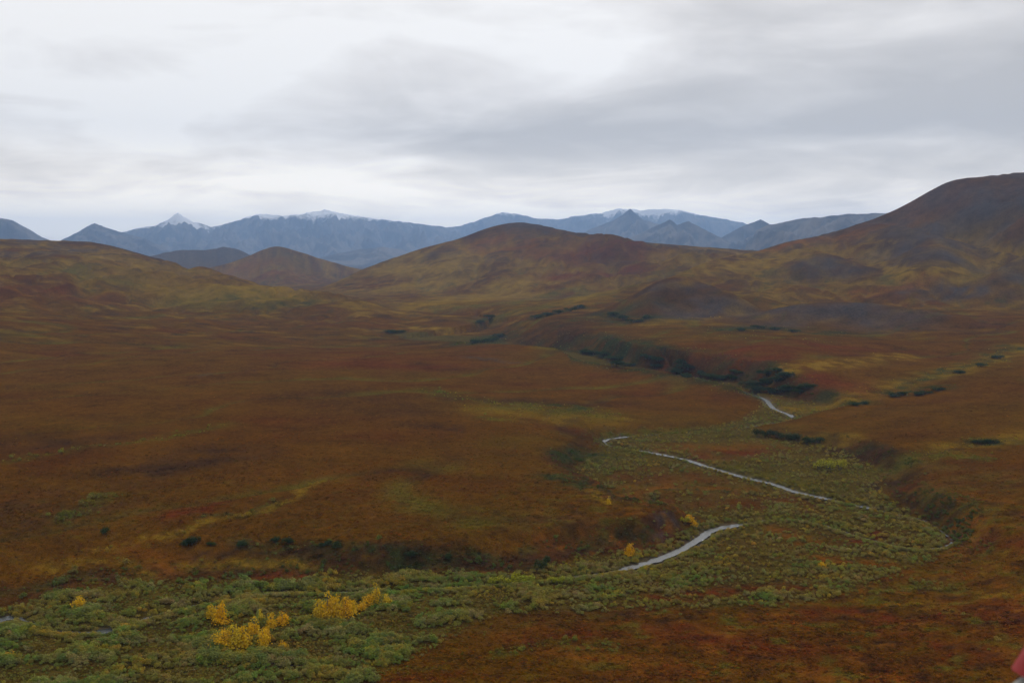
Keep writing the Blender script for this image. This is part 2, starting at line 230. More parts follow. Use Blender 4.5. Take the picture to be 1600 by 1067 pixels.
 ('L',0.6,11.6,[(195.4,471.3),(202.4,452.7),(201.5,431.5)]),
 ('G',0.5,7.0,[(199.3,459.2),(202.2,445.7)]),
 ('R',0.6,7.8,[(200.9,488.9),(204.2,481.8)]),
 ('O',0.5,9.4,[(202.3,459.3),(214,446.4)]),
 ('O',0.7,9.4,[(196.1,434.6),(194.8,419.5),(190.5,418.5)]),
 ('Y',0.6,6.7,[(197.7,417.1),(191.1,402.8),(179,392.8)]),
 ('T',0.6,19.4,[(213,531.6),(227.8,503.3),(250.4,484.1)]),
 ('T',0.4,17.8,[(210.6,478.6),(237.2,458)]),
 ('R',0.5,9.0,[(190.6,396.1),(195.6,375.8)]),
 ('R',0.6,6.4,[(118.2,311),(127.4,298.9),(129.9,282.5)]),
 ('R',0.5,9.9,[(59.7,303.6),(78.3,298.4),(96,292.5)]),
 ('R',0.6,7.2,[(102.6,326.6),(116.7,330.2),(125.5,319.4)]),
 ('R',0.5,8.1,[(0,304.4),(30.7,312.7),(57.8,315.1)]),
 ('O',0.6,6.2,[(37.3,283.6),(73.7,280),(107.8,273)]),
 ('O',0.6,4.5,[(9.6,293.4),(37.9,288.1)]),
 ('P',0.6,7.3,[(135,322.3),(150.1,318.6),(156.7,306.8)]),
 ('Y',0.7,4.8,[(165,336.7),(171.8,328.7)]),
 ('Y',0.7,4.5,[(126.8,340.2),(139.8,334),(148.5,324.2)]),
 ('L',0.6,6.5,[(130.7,351.1),(147.3,358.3),(155.9,351)]),
 ('Y',0.6,4.7,[(142.3,289.1),(148.3,282.4)]),
 ('L',0.5,4.6,[(29.4,298.9),(9.9,303.3),(-3.8,289.9)]),
 ('O',0.8,3.4,[(89.2,320.5),(94.5,320.8)]),
 ('Y',0.5,8.2,[(160.9,362.7),(177.3,367.5),(189.8,378.6)]),
 ('R',0.8,5.9,[(64.3,351.4),(92.6,354.4),(103.1,351)]),
 ('R',0.7,5.6,[(45.4,347.4),(60.8,344.7)]),
 ('R',0.7,7.8,[(143.8,417.2),(163.5,426.4)]),
 ('O',0.7,7.5,[(115,431.6),(128.4,411.1)]),
 ('O',0.6,6.6,[(124.3,389.5),(145.4,384.9)]),
 ('R',0.7,4.2,[(-90.7,365.9),(-83.7,366.8),(-76.4,366)]),
 ('P',0.8,4.7,[(-84.9,293.9),(-72.7,291.1),(-60.8,288.9)]),
 ('R',0.6,3.3,[(-32.8,276.9),(-18.3,278.5)]),
 ('S',0.9,3.1,[(60,415.6),(66,423.3),(72.5,432.7)]),
 ('S',0.8,2.6,[(61.3,410.1),(65.1,417.5)]),
 ('S',0.8,2.6,[(189.8,432.7),(187.5,417.9)]),
]
POPLAR=[(-64.6,325.5,6.1,3.4),(-61.1,324.3,8.5,4),(-58.2,324.2,8,4.5),(-55.5,326,6.7,4.5),(-53.7,332.4,3.6,3.2),(-50.9,334.2,2.7,3.2),(-88.6,300.1,6,4.7),(-85.7,299.4,7.2,5.5),(-83.2,301,6,4.3),(-81.9,310.7,5.7,3.1),(-77.2,302.4,5.1,3.4),(-82.1,319.1,4.9,2.7),(-78,315.9,4.9,3.1),(-75,319.2,4,3.6),(-76.7,305.5,4.7,2.6),(-94.8,320.2,6.8,4.5),(-100.2,325.8,4.1,3.7),(-47,338.9,6.9,3.2),(-49.3,338.4,3.7,3.2),(-43.5,338.1,3.7,4.1),(47.6,395.1,6.9,4.8),(43.8,444.9,5.3,2.6),(79,440.8,4.7,4.7),(80.9,438.7,4.1,4.1),(-147.8,334.8,5.9,5.4),(-71.1,301.2,3,3),(119.4,378.6,3.7,3.2)]
LIME=[(-6.6,362.1,3.4,4.4),(-2.8,362.1,4.4,4.9),(0.7,362.9,5.4,4.9),(4.3,363.6,3.9,4.4),(7.9,365.1,3.4,3.9),(17.2,360.3,3.4,3.9),(173.5,559.3,6.9,6.9),(178.3,556.1,7.6,8.4),(184.5,557.5,6.9,6.9),(76.8,438,4.1,4.1),(14.6,361.9,2.9,3.4)]
ALDER_ROW=[(163.7,661.5,7.1,7.1),(169,658.7,7.9,7.9),(175.3,656.9,6.6,7),(180.8,649.1,7.4,7.8),(185.7,644.4,8.7,8.7),(189.4,635.8,7.7,8.6),(197.3,638.9,6.9,7.8)]
ALDER_BANK=[(87.4,1219.3,7.8,14.1),(99.6,1197.5,9.2,12.3),(110.3,1165,10.5,13.5),(119.5,1130.8,10.2,13.1),(101.7,992,8.9,10.2),(126.8,1087.5,8.4,11.2),(145,1068.5,8.3,12.4),(155.6,1056.6,9.6,12.3),(152,1054.5,9.6,12.3),(167,1051.3,10.9,12.3),(176.2,1034.2,12.1,13.4),(181.1,1017,11.9,13.2),(168.9,1013.4,10.5,11.9),(171.9,985.4,10.3,11.5),(188.2,992,9.1,10.4),(194.9,974,7.6,10.2),(202.5,962.6,7.6,10.1),(210,952,7.5,10),(214,953.9,6.3,8.8),(218.9,917.1,9.7,10.9),(217.2,881,10.5,11.7),(230.7,907.9,10.8,10.8),(227.1,873.5,10.4,11.6),(234.7,883.7,10.6,10.6),(233.9,863.5,9.2,11.5),(241,853.5,8,10.3),(244.5,842.5,6.8,9),(250.2,844,6.8,7.9),(240.9,873.5,8.1,9.3),(235.3,913.1,9.7,10.9),(240.4,903.9,7.2,9.6)]
ALDER_SLOPE=[(-48.5,1224.6,6.3,11),(-37.9,1234.1,7.1,12.6),(-29.4,1391.3,8,14.2),(-18.6,1451.6,8.3,13),(-53.3,1607.2,7.2,14.4),(-37.5,1680.1,7.5,15),(37.1,1529.6,7.8,13.7),(53.2,1516.7,7.7,13.6),(69.6,1514.9,8.7,13.5),(89.2,1553.6,8.9,13.9),(107.3,1602.7,8.2,14.3),(144.9,1437.7,8.3,12.9),(154.1,1380.1,8,14.2),(165.2,1348.2,7.8,13.9),(185.7,1386.1,7.1,12.5),(-178,1481.8,6.7,15.3),(-164.6,1481.3,5.7,11.4),(280.2,1225.6,6.4,11.2),(310.1,1261.5,6.6,11.6),(327.8,1252.1,5.8,11.6),(341.8,1216.2,5.6,11.3)]
ALDER_RIGHT=[(265.9,769,4.2,8.4),(276,778.1,3.7,7.4),(308.4,806.9,5,10),(319.1,814.6,5.1,9),(327.3,806.4,5,10.1),(337.3,810.7,5.1,9),(350.1,819,5.1,9.1),(401.2,894.1,5,10),(438.8,938.3,5.3,10.6),(491.9,1011.1,5.8,11.5),(279.4,579.4,3.7,7.5),(273.3,580.6,3.3,6.6)]
ALDER_LEFT=[(-127.9,395.6,3.6,6),(-165.8,400.6,3.7,4),(-130.9,394.7,2.7,3.8),(-108.3,394.4,2.4,4.3),(-89.9,395.1,2.4,4.8),(-74,389.6,2.6,4.7),(-69.5,388.4,2.9,4.7),(-95.7,397.7,2.2,4.3),(-39.8,382.5,2,4.1),(-25,384.3,2.1,4.1),(-120.7,394.8,2.2,3.8),(11,375.3,5,4),(13,383,4.1,3.6)]
# ------------------------------------------------------------------ numpy terrain
def hash2(ix, iy, seed):
    h = (ix.astype(np.int64) * 374761393 + iy.astype(np.int64) * 668265263 + seed * 974711) & 0xffffffff
    h = ((h ^ (h >> 13)) * 1274126177) & 0xffffffff
    h = ((h ^ (h >> 16)) * 2246822519) & 0xffffffff
    return (h ^ (h >> 15)) / 4294967296.0

def noise(x, y, seed=0):
    ix = np.floor(x); iy = np.floor(y); fx = x - ix; fy = y - iy
    ux = fx * fx * fx * (fx * (fx * 6 - 15) + 10); uy = fy * fy * fy * (fy * (fy * 6 - 15) + 10)
    def g(dx, dy):
        a = hash2(ix + dx, iy + dy, seed) * 6.2831853
        return np.cos(a) * (fx - dx) + np.sin(a) * (fy - dy)
    a = g(0, 0) * (1 - ux) + g(1, 0) * ux
    b = g(0, 1) * (1 - ux) + g(1, 1) * ux
    return (a * (1 - uy) + b * uy) * 1.5

def fbm(x, y, octv=4, seed=0, gain=.5, lac=2.03):
    s = 0; a = 1.0; t = 0
    for k in range(octv):
        s = s + a * noise(x + 17.3 * k, y - 9.1 * k, seed + k); t += a; a *= gain; x = x * lac; y = y * lac
    return s / t

def ridged(x, y, octv=4, seed=0):
    s = 0; a = 1.0; t = 0
    for k in range(octv):
        s = s + a * (1 - np.abs(noise(x + 3.7 * k, y + 5.9 * k, seed + k)) * 2); t += a; a *= .5; x = x * 2.07; y = y * 2.07
    return s / t

def sstep(a, b, x):
    t = np.clip((x - a) / (b - a), 0, 1); return t * t * (3 - 2 * t)

def smax(a, b, k):
    h = np.clip(.5 + .5 * (a - b) / k, 0, 1)
    return b * (1 - h) + a * h + k * h * (1 - h)

def seg_dist(x, y, pts, closed=False):
    """distance to a polyline; also the winning segment and the parameter on it, and the side"""
    P = np.array([q[:2] for q in pts], float); n = len(P); m = n if closed else n - 1
    best = np.full(x.shape, 1e18); bi = np.zeros(x.shape, np.int32); bt = np.zeros(x.shape); side = np.zeros(x.shape)
    for i in range(m):
        a = P[i]; b = P[(i + 1) % n]; d = b - a; L = d @ d + 1e-9
        px = x - a[0]; py = y - a[1]
        t = np.clip((px * d[0] + py * d[1]) / L, 0, 1)
        q = (px - t * d[0]) ** 2 + (py - t * d[1]) ** 2
        w = q < best
        best = np.where(w, q, best); bi = np.where(w, i, bi); bt = np.where(w, t, bt)
        side = np.where(w, d[0] * py - d[1] * px, side)
    return np.sqrt(best), bi, bt, side

def inside(x, y, poly):
    c = np.zeros(x.shape, bool); n = len(poly)
    for i in range(n):
        x0, y0 = poly[i][:2]; x1, y1 = poly[(i + 1) % n][:2]
        if y0 == y1: continue
        k = ((y0 > y) != (y1 > y)) & (x < (x1 - x0) * (y - y0) / (y1 - y0) + x0)
        c ^= k
    return c

def smooth_line(pts, n=6):
    """Catmull-Rom through the points"""
    P = np.array(pts, float); P = np.vstack([2 * P[0] - P[1], P, 2 * P[-1] - P[-2]]); out = []
    for i in range(1, len(P) - 2):
        for k in range(n):
            t = k / n
            out.append(.5 * ((2 * P[i]) + (P[i + 1] - P[i - 1]) * t + (2 * P[i - 1] - 5 * P[i] + 4 * P[i + 1] - P[i + 2]) * t * t
                             + (3 * P[i] - P[i - 1] - 3 * P[i + 1] + P[i + 2]) * t ** 3))
    out.append(P[-2]); return np.array(out)

def polar(x, y):
    return np.arctan2(x, y) * 1.6, np.log(np.hypot(x, y) + 60)

def fit_upland():
    c = np.array(CTRL); a, l = polar(c[:, 0], c[:, 1]); n = len(c)
    r2 = (a[:, None] - a[None]) ** 2 + (l[:, None] - l[None]) ** 2
    K = .5 * r2 * np.log(r2 + 1e-9) + np.eye(n) * 2e-3
    A = np.zeros((n + 3, n + 3)); A[:n, :n] = K; A[:n, n] = 1; A[:n, n + 1] = a; A[:n, n + 2] = l
    A[n, :n] = 1; A[n + 1, :n] = a; A[n + 2, :n] = l
    return a, l, np.linalg.solve(A, np.concatenate([c[:, 2], np.zeros(3)]))
_UP = fit_upland()

def upland(x, y):
    a, l = polar(x, y); ca, cl, w = _UP; z = w[-3] + w[-2] * a + w[-1] * l
    for i in range(len(ca)):
        r2 = (a - ca[i]) ** 2 + (l - cl[i]) ** 2
        z = z + w[i] * .5 * r2 * np.log(r2 + 1e-9)
    return np.clip(z, -2, 90)

RIVER_S = smooth_line(RIVER, 6)
HILLS_S = {k: smooth_line(v, 4) for k, v in HILLS.items()}

def hill(x, y, pts):
    """crest height and normalised distance from the crest line, in the hill's own axes"""
    a = pts[0, :2]; e = pts[-1, :2] - a; L = np.hypot(*e); e = e / L
    ps = (pts[:, 0] - a[0]) * e[0] + (pts[:, 1] - a[1]) * e[1]; pn = -(pts[:, 0] - a[0]) * e[1] + (pts[:, 1] - a[1]) * e[0]
    o = np.argsort(ps); ps = ps[o]; pn = pn[o]; P = pts[o]
    s = (x - a[0]) * e[0] + (y - a[1]) * e[1]; n = -(x - a[0]) * e[1] + (y - a[1]) * e[0]
    z = np.interp(s, ps, P[:, 2]); wf = np.interp(s, ps, P[:, 3]); wb = np.interp(s, ps, P[:, 4])
    dn = n - np.interp(s, ps, pn)
    k = sstep(-.25, .25, dn / (wf + wb)); w = wf * (1 - k) + wb * k
    ends = np.maximum(0, np.maximum(-s, s - L))
    return z, np.clip(np.sqrt(dn ** 2 + ends ** 2 * 1.5) / w, 0, 1)

def drains(x, y):
    """shallow drainage lines: on the plain (water tracks) and on the hill slopes (gullies), 0..1"""
    wx = x + fbm(x / 140, y / 140, 3, 301) * 55; wy = y + fbm(x / 140 + 9, y / 140, 3, 302) * 55
    a = noise((wx * .8 - wy * .6) / 130, (wx * .6 + wy * .8) / 620, 303)
    b = noise(wx / 150, wy / 520, 304); c = noise(wx / 62 + 5, wy / 210, 305)
    plain = np.exp(-(a / .045) ** 2); hillg = np.maximum(np.exp(-(b / .13) ** 2), .6 * np.exp(-(c / .12) ** 2))
    return plain, hillg

def height(x, y):
    """returns the ground height"""
    x = np.asarray(x, float); y = np.asarray(y, float); r = np.hypot(x, y)
    up = upland(x, y)
    up = up + fbm(x / 170, y / 170, 3, 11) * 3.2 * sstep(200, 900, r)
    # gentle swells crossing the upland
    up = up + fbm(x / 620 + .3, y / 330, 3, 21) * 6 * sstep(400, 1500, r)
    dp, dh = drains(x, y); up = up - dp * 1.1 * sstep(300, 500, r)
    sh = x.shape; x1 = x.ravel(); y1 = y.ravel(); d = np.full(x1.shape, 900.); ins = np.zeros(x1.shape, bool)
    m = (r.ravel() < 4600) & (y1 > -200)
    d[m] = seg_dist(x1[m], y1[m], FLOOD, True)[0]; ins[m] = inside(x1[m], y1[m], FLOOD)
    dr = np.full(x1.shape, 99.); m = ins | (d < 15); dr[m] = seg_dist(x1[m], y1[m], RIVER_S)[0]
    d = d.reshape(sh); ins = ins.reshape(sh); dr = dr.reshape(sh)
    wob = fbm(x / 28, y / 28, 3, 5) * 6 * sstep(0, 60, r)
    sd = np.where(ins, -d, d) + wob
    fl = fbm(x / 40, y / 40, 3, 7) * .6 + np.clip((r - 800) / 900, 0, 6) * 2.0
    steep = 15 + 40 * sstep(-40, -110, x) * sstep(520, 440, y) + 10 * noise(x / 90, y / 90, 9) + np.clip(r - 900, 0, 3000) * .02 + 70 * sstep(1120, 1500, r) + 45 * sstep(440, 380, y + np.abs(x - 60) * .2) * sstep(-60, 0, x)
    k = sstep(-2, steep, sd)
    gul = ridged(x / 22, y / 22, 2, 31) - .5
    z = fl + (up - fl) * k + gul * 1.6 * np.sin(np.clip(k, 0, 1) * np.pi) * np.clip(up / 8, 0, 1.6)
    z = np.where(up < fl, np.minimum(up, fl) * k + fl * (1 - k), z)
    nb = fbm(x / 420, y / 420, 4, 41) * .20; rb = (ridged(x / 260, y / 260, 3, 51) - .55) * .13 - dh * .085
    ns = fbm(x / 110, y / 110, 3, 43) * .10; rs = (ridged(x / 80, y / 80, 3, 53) - .55) * .08 - dh * .05
    for name, pts in HILLS_S.items():
        zc, q = hill(x, y, pts)
        kc = .62 if name in SMALL else .26
        prof = np.where(q < 1, kc * (.5 + .5 * np.cos(np.pi * q)) + (1 - kc) * (1 - q) ** 1.18, 0)
        low = np.minimum(up, 40) - 12
        big = name not in SMALL
        h = low + (zc - low) * (prof + ((nb + rb) if big else (ns + rs)) * np.sin(np.pi * q))
        h = np.where(q >= 1, -50, h)
        z = smax(z, h, 14 if not big else 12)
    near = sstep(6.5, 2.0, dr)
    z = z * (1 - near) + np.minimum(z, -1.3 + np.clip((r - 800) / 900, 0, 6) * 2.0) * near
    return z
SMALL = ('pointed_hill', 'low_dome', 'knob', 'spur', 'spur_b')
def POPLAR_TAG(i):
    near = {20: 'lone golden poplar on the willow strip below the grey cut bank', 21: 'small golden poplar at the end of the yellow gully',
            22: 'yellow bush-like poplar at the top of the grey cut bank', 23: 'yellow poplar sapling just right of the grey cut bank top', 24: 'hazy yellow poplar standing alone at the left in the willows',
            26: 'small yellow poplar alone in the flats right of the river'}
    if i in near: return near[i], None
    if i < 6: return 'golden poplar in the tight stand left of centre among willows', 'golden poplars of the tight stand'
    if i in (17, 18, 19): return 'orange yellow poplar in the small stand beyond the golden stand', 'orange poplars of the far stand'
    if i in (15, 16): return 'dull yellow poplar left behind the lower golden stand', 'dull yellow poplars'
    return 'golden orange poplar in the loose lower stand near the bottom', 'golden poplars of the lower stand'
def LIME_TAG(i):
    if i < 5: return 'bright lime green willow in the clump at the foot of the bluff'
    if 6 <= i <= 8: return 'yellow green willow in the bright clump right of the river'
    return {5: 'lime willow standing right of the bright clump below the bluff', 9: 'lime willow at the grey cut bank by the river', 10: 'small lime willow between the bright clump and the river'}[i]

ORD = ['leftmost', 'second', 'third', 'fourth', 'fifth', 'sixth', 'seventh', 'eighth', 'ninth', 'tenth', 'eleventh', 'twelfth', 'thirteenth', 'fourteenth', 'fifteenth', 'sixteenth', 'seventeenth',
       'eighteenth', 'nineteenth', 'twentieth'] + ['twenty-' + q for q in ('first', 'second', 'third', 'fourth', 'fifth', 'sixth', 'seventh', 'eighth', 'ninth')] + ['thirtieth', 'thirty-first', 'thirty-second']
def ordered_labels(pts, labels):
    """look-alikes of one stand are told apart by their order from the left as the viewer sees them"""
    out = list(labels)
    for lab in set(labels):
        idx = [i for i, q in enumerate(labels) if q == lab]
        if len(idx) < 2: continue
        idx.sort(key=lambda i: pts[i][0] / pts[i][1])
        for n, i in enumerate(idx): out[i] = lab + (', leftmost' if n == 0 else ', rightmost' if n == len(idx) - 1 else ', %s from left' % ORD[n])
    return out
def willow_label(x, y):
    marks = [((-61, 325), 'tight golden poplar stand'), ((-84, 303), 'loose lower poplar stand'), ((-47, 338), 'small orange poplar stand'), ((-148, 335), 'lone yellow poplar at left'),
             ((0, 362), 'lime willow clump'), ((-130, 290), 'bottom left corner'), ((-30, 300), 'red tundra at the bottom'), ((60, 370), 'open river bend'), ((-100, 325), 'dull yellow poplars')]
    k = min(range(len(marks)), key=lambda i: (marks[i][0][0] - x) ** 2 + (marks[i][0][1] - y) ** 2); (mx, my), nm = marks[k]
    side = 'in front of' if y < my - abs(x - mx) else 'behind' if y > my + abs(x - mx) else 'left of' if x < mx else 'right of'
    if k == 5: side = 'near'
    return 'rounded green willow shrub %s the %s' % (side, nm)
COL = sc.collection
def link(name, me, parent=None, loc=None, rot=None, scale=None):
    o = bpy.data.objects.new(name, me); COL.objects.link(o)
    if parent: o.parent = parent
    if loc is not None: o.location = loc
    if rot is not None: o.rotation_euler = rot
    if scale is not None: o.scale = scale
    return o
def tag(o, label=None, cat=None, group=None, kind=None):
    for k, v in (('label', label), ('category', cat), ('group', group), ('kind', kind)):
        if v: o[k] = v
    return o
def mesh_np(name, co, quads=None, tris=None, smooth=True):
    me = bpy.data.meshes.new(name); co = np.ascontiguousarray(co, np.float32)
    me.vertices.add(len(co)); me.vertices.foreach_set('co', co.ravel())
    q = quads if quads is not None else np.zeros((0, 4), np.int32); t = tris if tris is not None else np.zeros((0, 3), np.int32)
    nl = q.size + t.size; npoly = len(q) + len(t)
    me.loops.add(nl); me.polygons.add(npoly)
    me.loops.foreach_set('vertex_index', np.concatenate([np.asarray(q, np.int32).ravel(), np.asarray(t, np.int32).ravel()]))
    st = np.concatenate([np.arange(len(q)) * 4, q.size + np.arange(len(t)) * 3]).astype(np.int32)
    me.polygons.foreach_set('loop_start', st)
    if smooth: me.polygons.foreach_set('use_smooth', np.ones(npoly, bool))
    me.update(calc_edges=True); me.validate(); return me
def grid_quads(nr, nc, wrap=False):
    i = np.arange(nr - 1)[:, None]; j = np.arange(nc if wrap else nc - 1)[None]
    j2 = (j + 1) % nc
    return np.stack([i * nc + j, i * nc + j2, (i + 1) * nc + j2, (i + 1) * nc + j], -1).reshape(-1, 4)
def put_attr(me, name, arr, typ='FLOAT_COLOR'):
    a = me.attributes.new(name, typ, 'POINT')
    a.data.foreach_set('color' if typ == 'FLOAT_COLOR' else 'value', np.ascontiguousarray(arr, np.int32 if typ == 'INT' else np.float32).ravel())
def material(name):
    m = bpy.data.materials.new(name); m.use_nodes = True; nt = m.node_tree; nt.nodes.clear()
    return m, nt, nd(nt, 'ShaderNodeOutputMaterial')
def principled(nt, out, col, rough=.9, spec=.1):
    b = nd(nt, 'ShaderNodeBsdfPrincipled'); b.inputs['Roughness'].default_value = rough; b.inputs['Specular IOR Level'].default_value = spec
    if isinstance(col, tuple): b.inputs['Base Color'].default_value = (*col, 1)
    else: nt.links.new(col, b.inputs['Base Color'])
    nt.links.new(b.outputs[0], out.inputs[0]); return b

# ------------------------------------------------------------------ what grows where
VIS = [RIVER[2:7], RIVER[10:12], RIVER[13:20], RIVER[20:21] * 2, RIVER[29:35], RIVER[42:43] * 2, RIVER[45:46] * 2]
def seen_stretch(x, y):
    """1 on the open, wide stretches of the river, 0 where it is a narrow creek under the willows"""
    d = np.full(x.shape, 1e9)
    for v in VIS: d = np.minimum(d, seg_dist(x, y, v)[0])
    return sstep(8, 2, d)
TINT = {'Y': (.225, .135, .011), 'L': (.105, .092, .012), 'G': (.034, .046, .014), 'R': (.122, .026, .007), 'P': (.046, .022, .0105),
        'S': (.070, .058, .058), 'T': (.120, .076, .015), 'O': (.185, .065, .007), 'W': (.085, .066, .013), 'V': (.15, .14, .13)}
def strokes_at(x, y):
    """cover of every plant community, 0..1 each"""
    wx = x + fbm(x / 30, y / 30, 3, 71) * (6 + .010 * np.hypot(x, y)); wy = y + fbm(x / 30 + 50, y / 30, 3, 72) * (6 + .010 * np.hypot(x, y))
    cover = {k: np.zeros(x.shape) for k in 'YLGRPSTO'}
    for k, s, w, pts in STROKES:
        P = np.array(pts); lo = P.min(0) - w * 2.2; hi = P.max(0) + w * 2.2
        m = (wx > lo[0]) & (wx < hi[0]) & (wy > lo[1]) & (wy < hi[1])
        if not m.any(): continue
        d = seg_dist(wx[m], wy[m], pts)[0]
        br = np.clip(.85 + 1.1 * noise(x[m] / (w * .8), y[m] / (w * .8), 77), .1, 1.3)
        cover[k][m] = np.maximum(cover[k][m], np.clip(s * np.exp(-(d / w) ** 2 * 1.2) * br * 1.15, 0, 1))
    return cover
def flood_at(x, y):
    d = np.full(x.shape, 900.); ins = np.zeros(x.shape, bool); dr = np.full(x.shape, 99.)
    m = (np.hypot(x, y) < 4600) & (y > -200)
    d[m] = seg_dist(x[m], y[m], FLOOD, True)[0]; ins[m] = inside(x[m], y[m], FLOOD)
    k = ins | (d < 15); dr[k] = seg_dist(x[k], y[k], RIVER_S)[0]
    return np.where(ins, -d, d), dr
def bank_at(x, y, sd):
    """steep, shrub-grown faces between the upland and the flats"""
    up = upland(x, y); r = np.hypot(x, y); w = 15 + np.clip(r - 900, 0, 3000) * .02
    return sstep(-4, 3, sd) * sstep(w * np.where((r > 820) & (x > 60), 2.6, 1.35), w * .7, sd) * np.clip((up - 2.5) / 4, 0, 1) * sstep(1480, 1200, r) * sstep(460, 520, np.where(x > 60, r + 60, 900))
def colour_at(x, y, z, cover, sd, dr):
    """the plants' and soil's own colour"""
    r = np.hypot(x, y)
    a = fbm(x / 260, y / 150, 4, 81); b = fbm(x / 70, y / 45, 4, 82); c = fbm(x / 16, y / 9, 4, 83)
    B0 = np.array((.118, .048, .0034)); B1 = np.array((.098, .033, .0042)); B2 = np.array((.096, .054, .0038))
    k = np.clip(.5 + 1.1 * a + .6 * b, 0, 1)[..., None]
    col = B1 * (1 - k) + B2 * k
    k = np.clip(.45 + .9 * b + .5 * c, 0, 1)[..., None]; col = col * (1 - k) + B0 * k
    def over(col, name, f): f = np.clip(f, 0, 1)[..., None]; return col * (1 - f) + np.array(TINT[name]) * f
    # hill tops: thin frost-shattered soil
    far = sstep(1300, 2000, r)
    col = over(col, 'P', far * np.clip(.35 + 1.5 * fbm(x / 160, y / 160, 4, 85), 0, .75) * sstep(40, 140, z))
    col = over(col, 'S', far * np.clip(.1 + 1.4 * fbm(x / 210 + 7, y / 210, 4, 86), 0, .8) * sstep(110, 260, z))
    col = over(col, 'Y', far * np.clip(-.08 + 1.5 * fbm(x / 240 + 3, y / 110, 4, 87), 0, .55) * sstep(200, 90, z))
    y2 = fbm(x / 75, y / 38, 4, 95); p2 = fbm(x / 48 + 9, y / 30, 4, 96); far2 = sstep(900, 1500, r)
    col = over(col, 'Y', far2 * np.clip(2.2 * y2 - .22, 0, .6) * sstep(190, 60, z)); col = over(col, 'P', far2 * np.clip(2.0 * p2 - .15, 0, .7))
    col = over(col, 'G', far2 * np.clip(2.4 * fbm(x / 40, y / 26 + 4, 4, 97) - .62, 0, .7) * sstep(90, 40, z))
    dp, dh = drains(x, y); hillside = sstep(1500, 2100, r) * sstep(16, 34, z)
    col = over(col, 'Y', dh * hillside * np.clip(.75 + c, 0, .9) * sstep(230, 120, z)); col = over(col, 'G', (dh > .7) * hillside * np.clip(1.8 * p2 + .1, 0, .5) * sstep(140, 60, z))
    col = over(col, 'S', (1 - dh) * hillside * np.clip(.1 + 1.5 * a, 0, .6) * sstep(60, 160, z))
    col = over(col, 'L', dp * (1 - hillside) * np.clip(.45 + 1.2 * b, 0, .8) * sstep(5, 20, sd)); col = over(col, 'P', np.roll(dp, 0) ** 4 * (1 - hillside) * np.clip(.25 - 1.2 * b, 0, .7) * sstep(5, 20, sd))
    col = over(col, 'S', sstep(5600, 6000, r) * .85)  # greys the far hill: cloud shadow and distance put into its colour
    # shrubby banks: dark shrub colour, with the faces' shade painted in too
    bank = bank_at(x, y, sd)
    col = over(col, 'P', bank * np.clip(.75 + .8 * c, 0, 1) * np.where(r > 820, .5, 1)); col = over(col, 'G', bank * np.clip(.1 + .5 * (r > 820) + 1.6 * fbm(x / 18, y / 18, 3, 98), 0, .95))
    # flood plain floor
    f = sstep(3, -6, sd) * (r < 1500)
    col = over(col, 'W', f * .85)
    for n in 'TLPYORGS': col = over(col, n, cover[n] * np.clip(.9 + .5 * c, 0, 1))
    red = np.clip(1.3 * fbm(x / 45, y / 30, 4, 88) + .16, 0, .65) * sstep(-20, 60, x) * sstep(460, 400, y)
    col = over(col, 'R', red * (1 - .6 * f))
    m1 = fbm(x / 11, y / 8, 4, 401); m2 = fbm(x / 8 + 3, y / 6, 4, 402); nearby = sstep(620, 430, r) * (1 - .7 * f) * (.35 + .65 * sstep(-10, 60, x))
    col = over(col, 'L', nearby * np.clip(2.4 * m1 - .30, 0, .75)); col = over(col, 'P', nearby * np.clip(-2.4 * m1 - .28, 0, .7)); col = over(col, 'O', nearby * np.clip(2.4 * m2 - .30, 0, .8))
    # cut banks: bare dark soil and gravel by the water
    g = sstep(6.0, 3.5, dr) * (.75 + .5 * c)
    return over(col, 'V', np.where(r < 900, g * .6 * seen_stretch(x, y), 0))

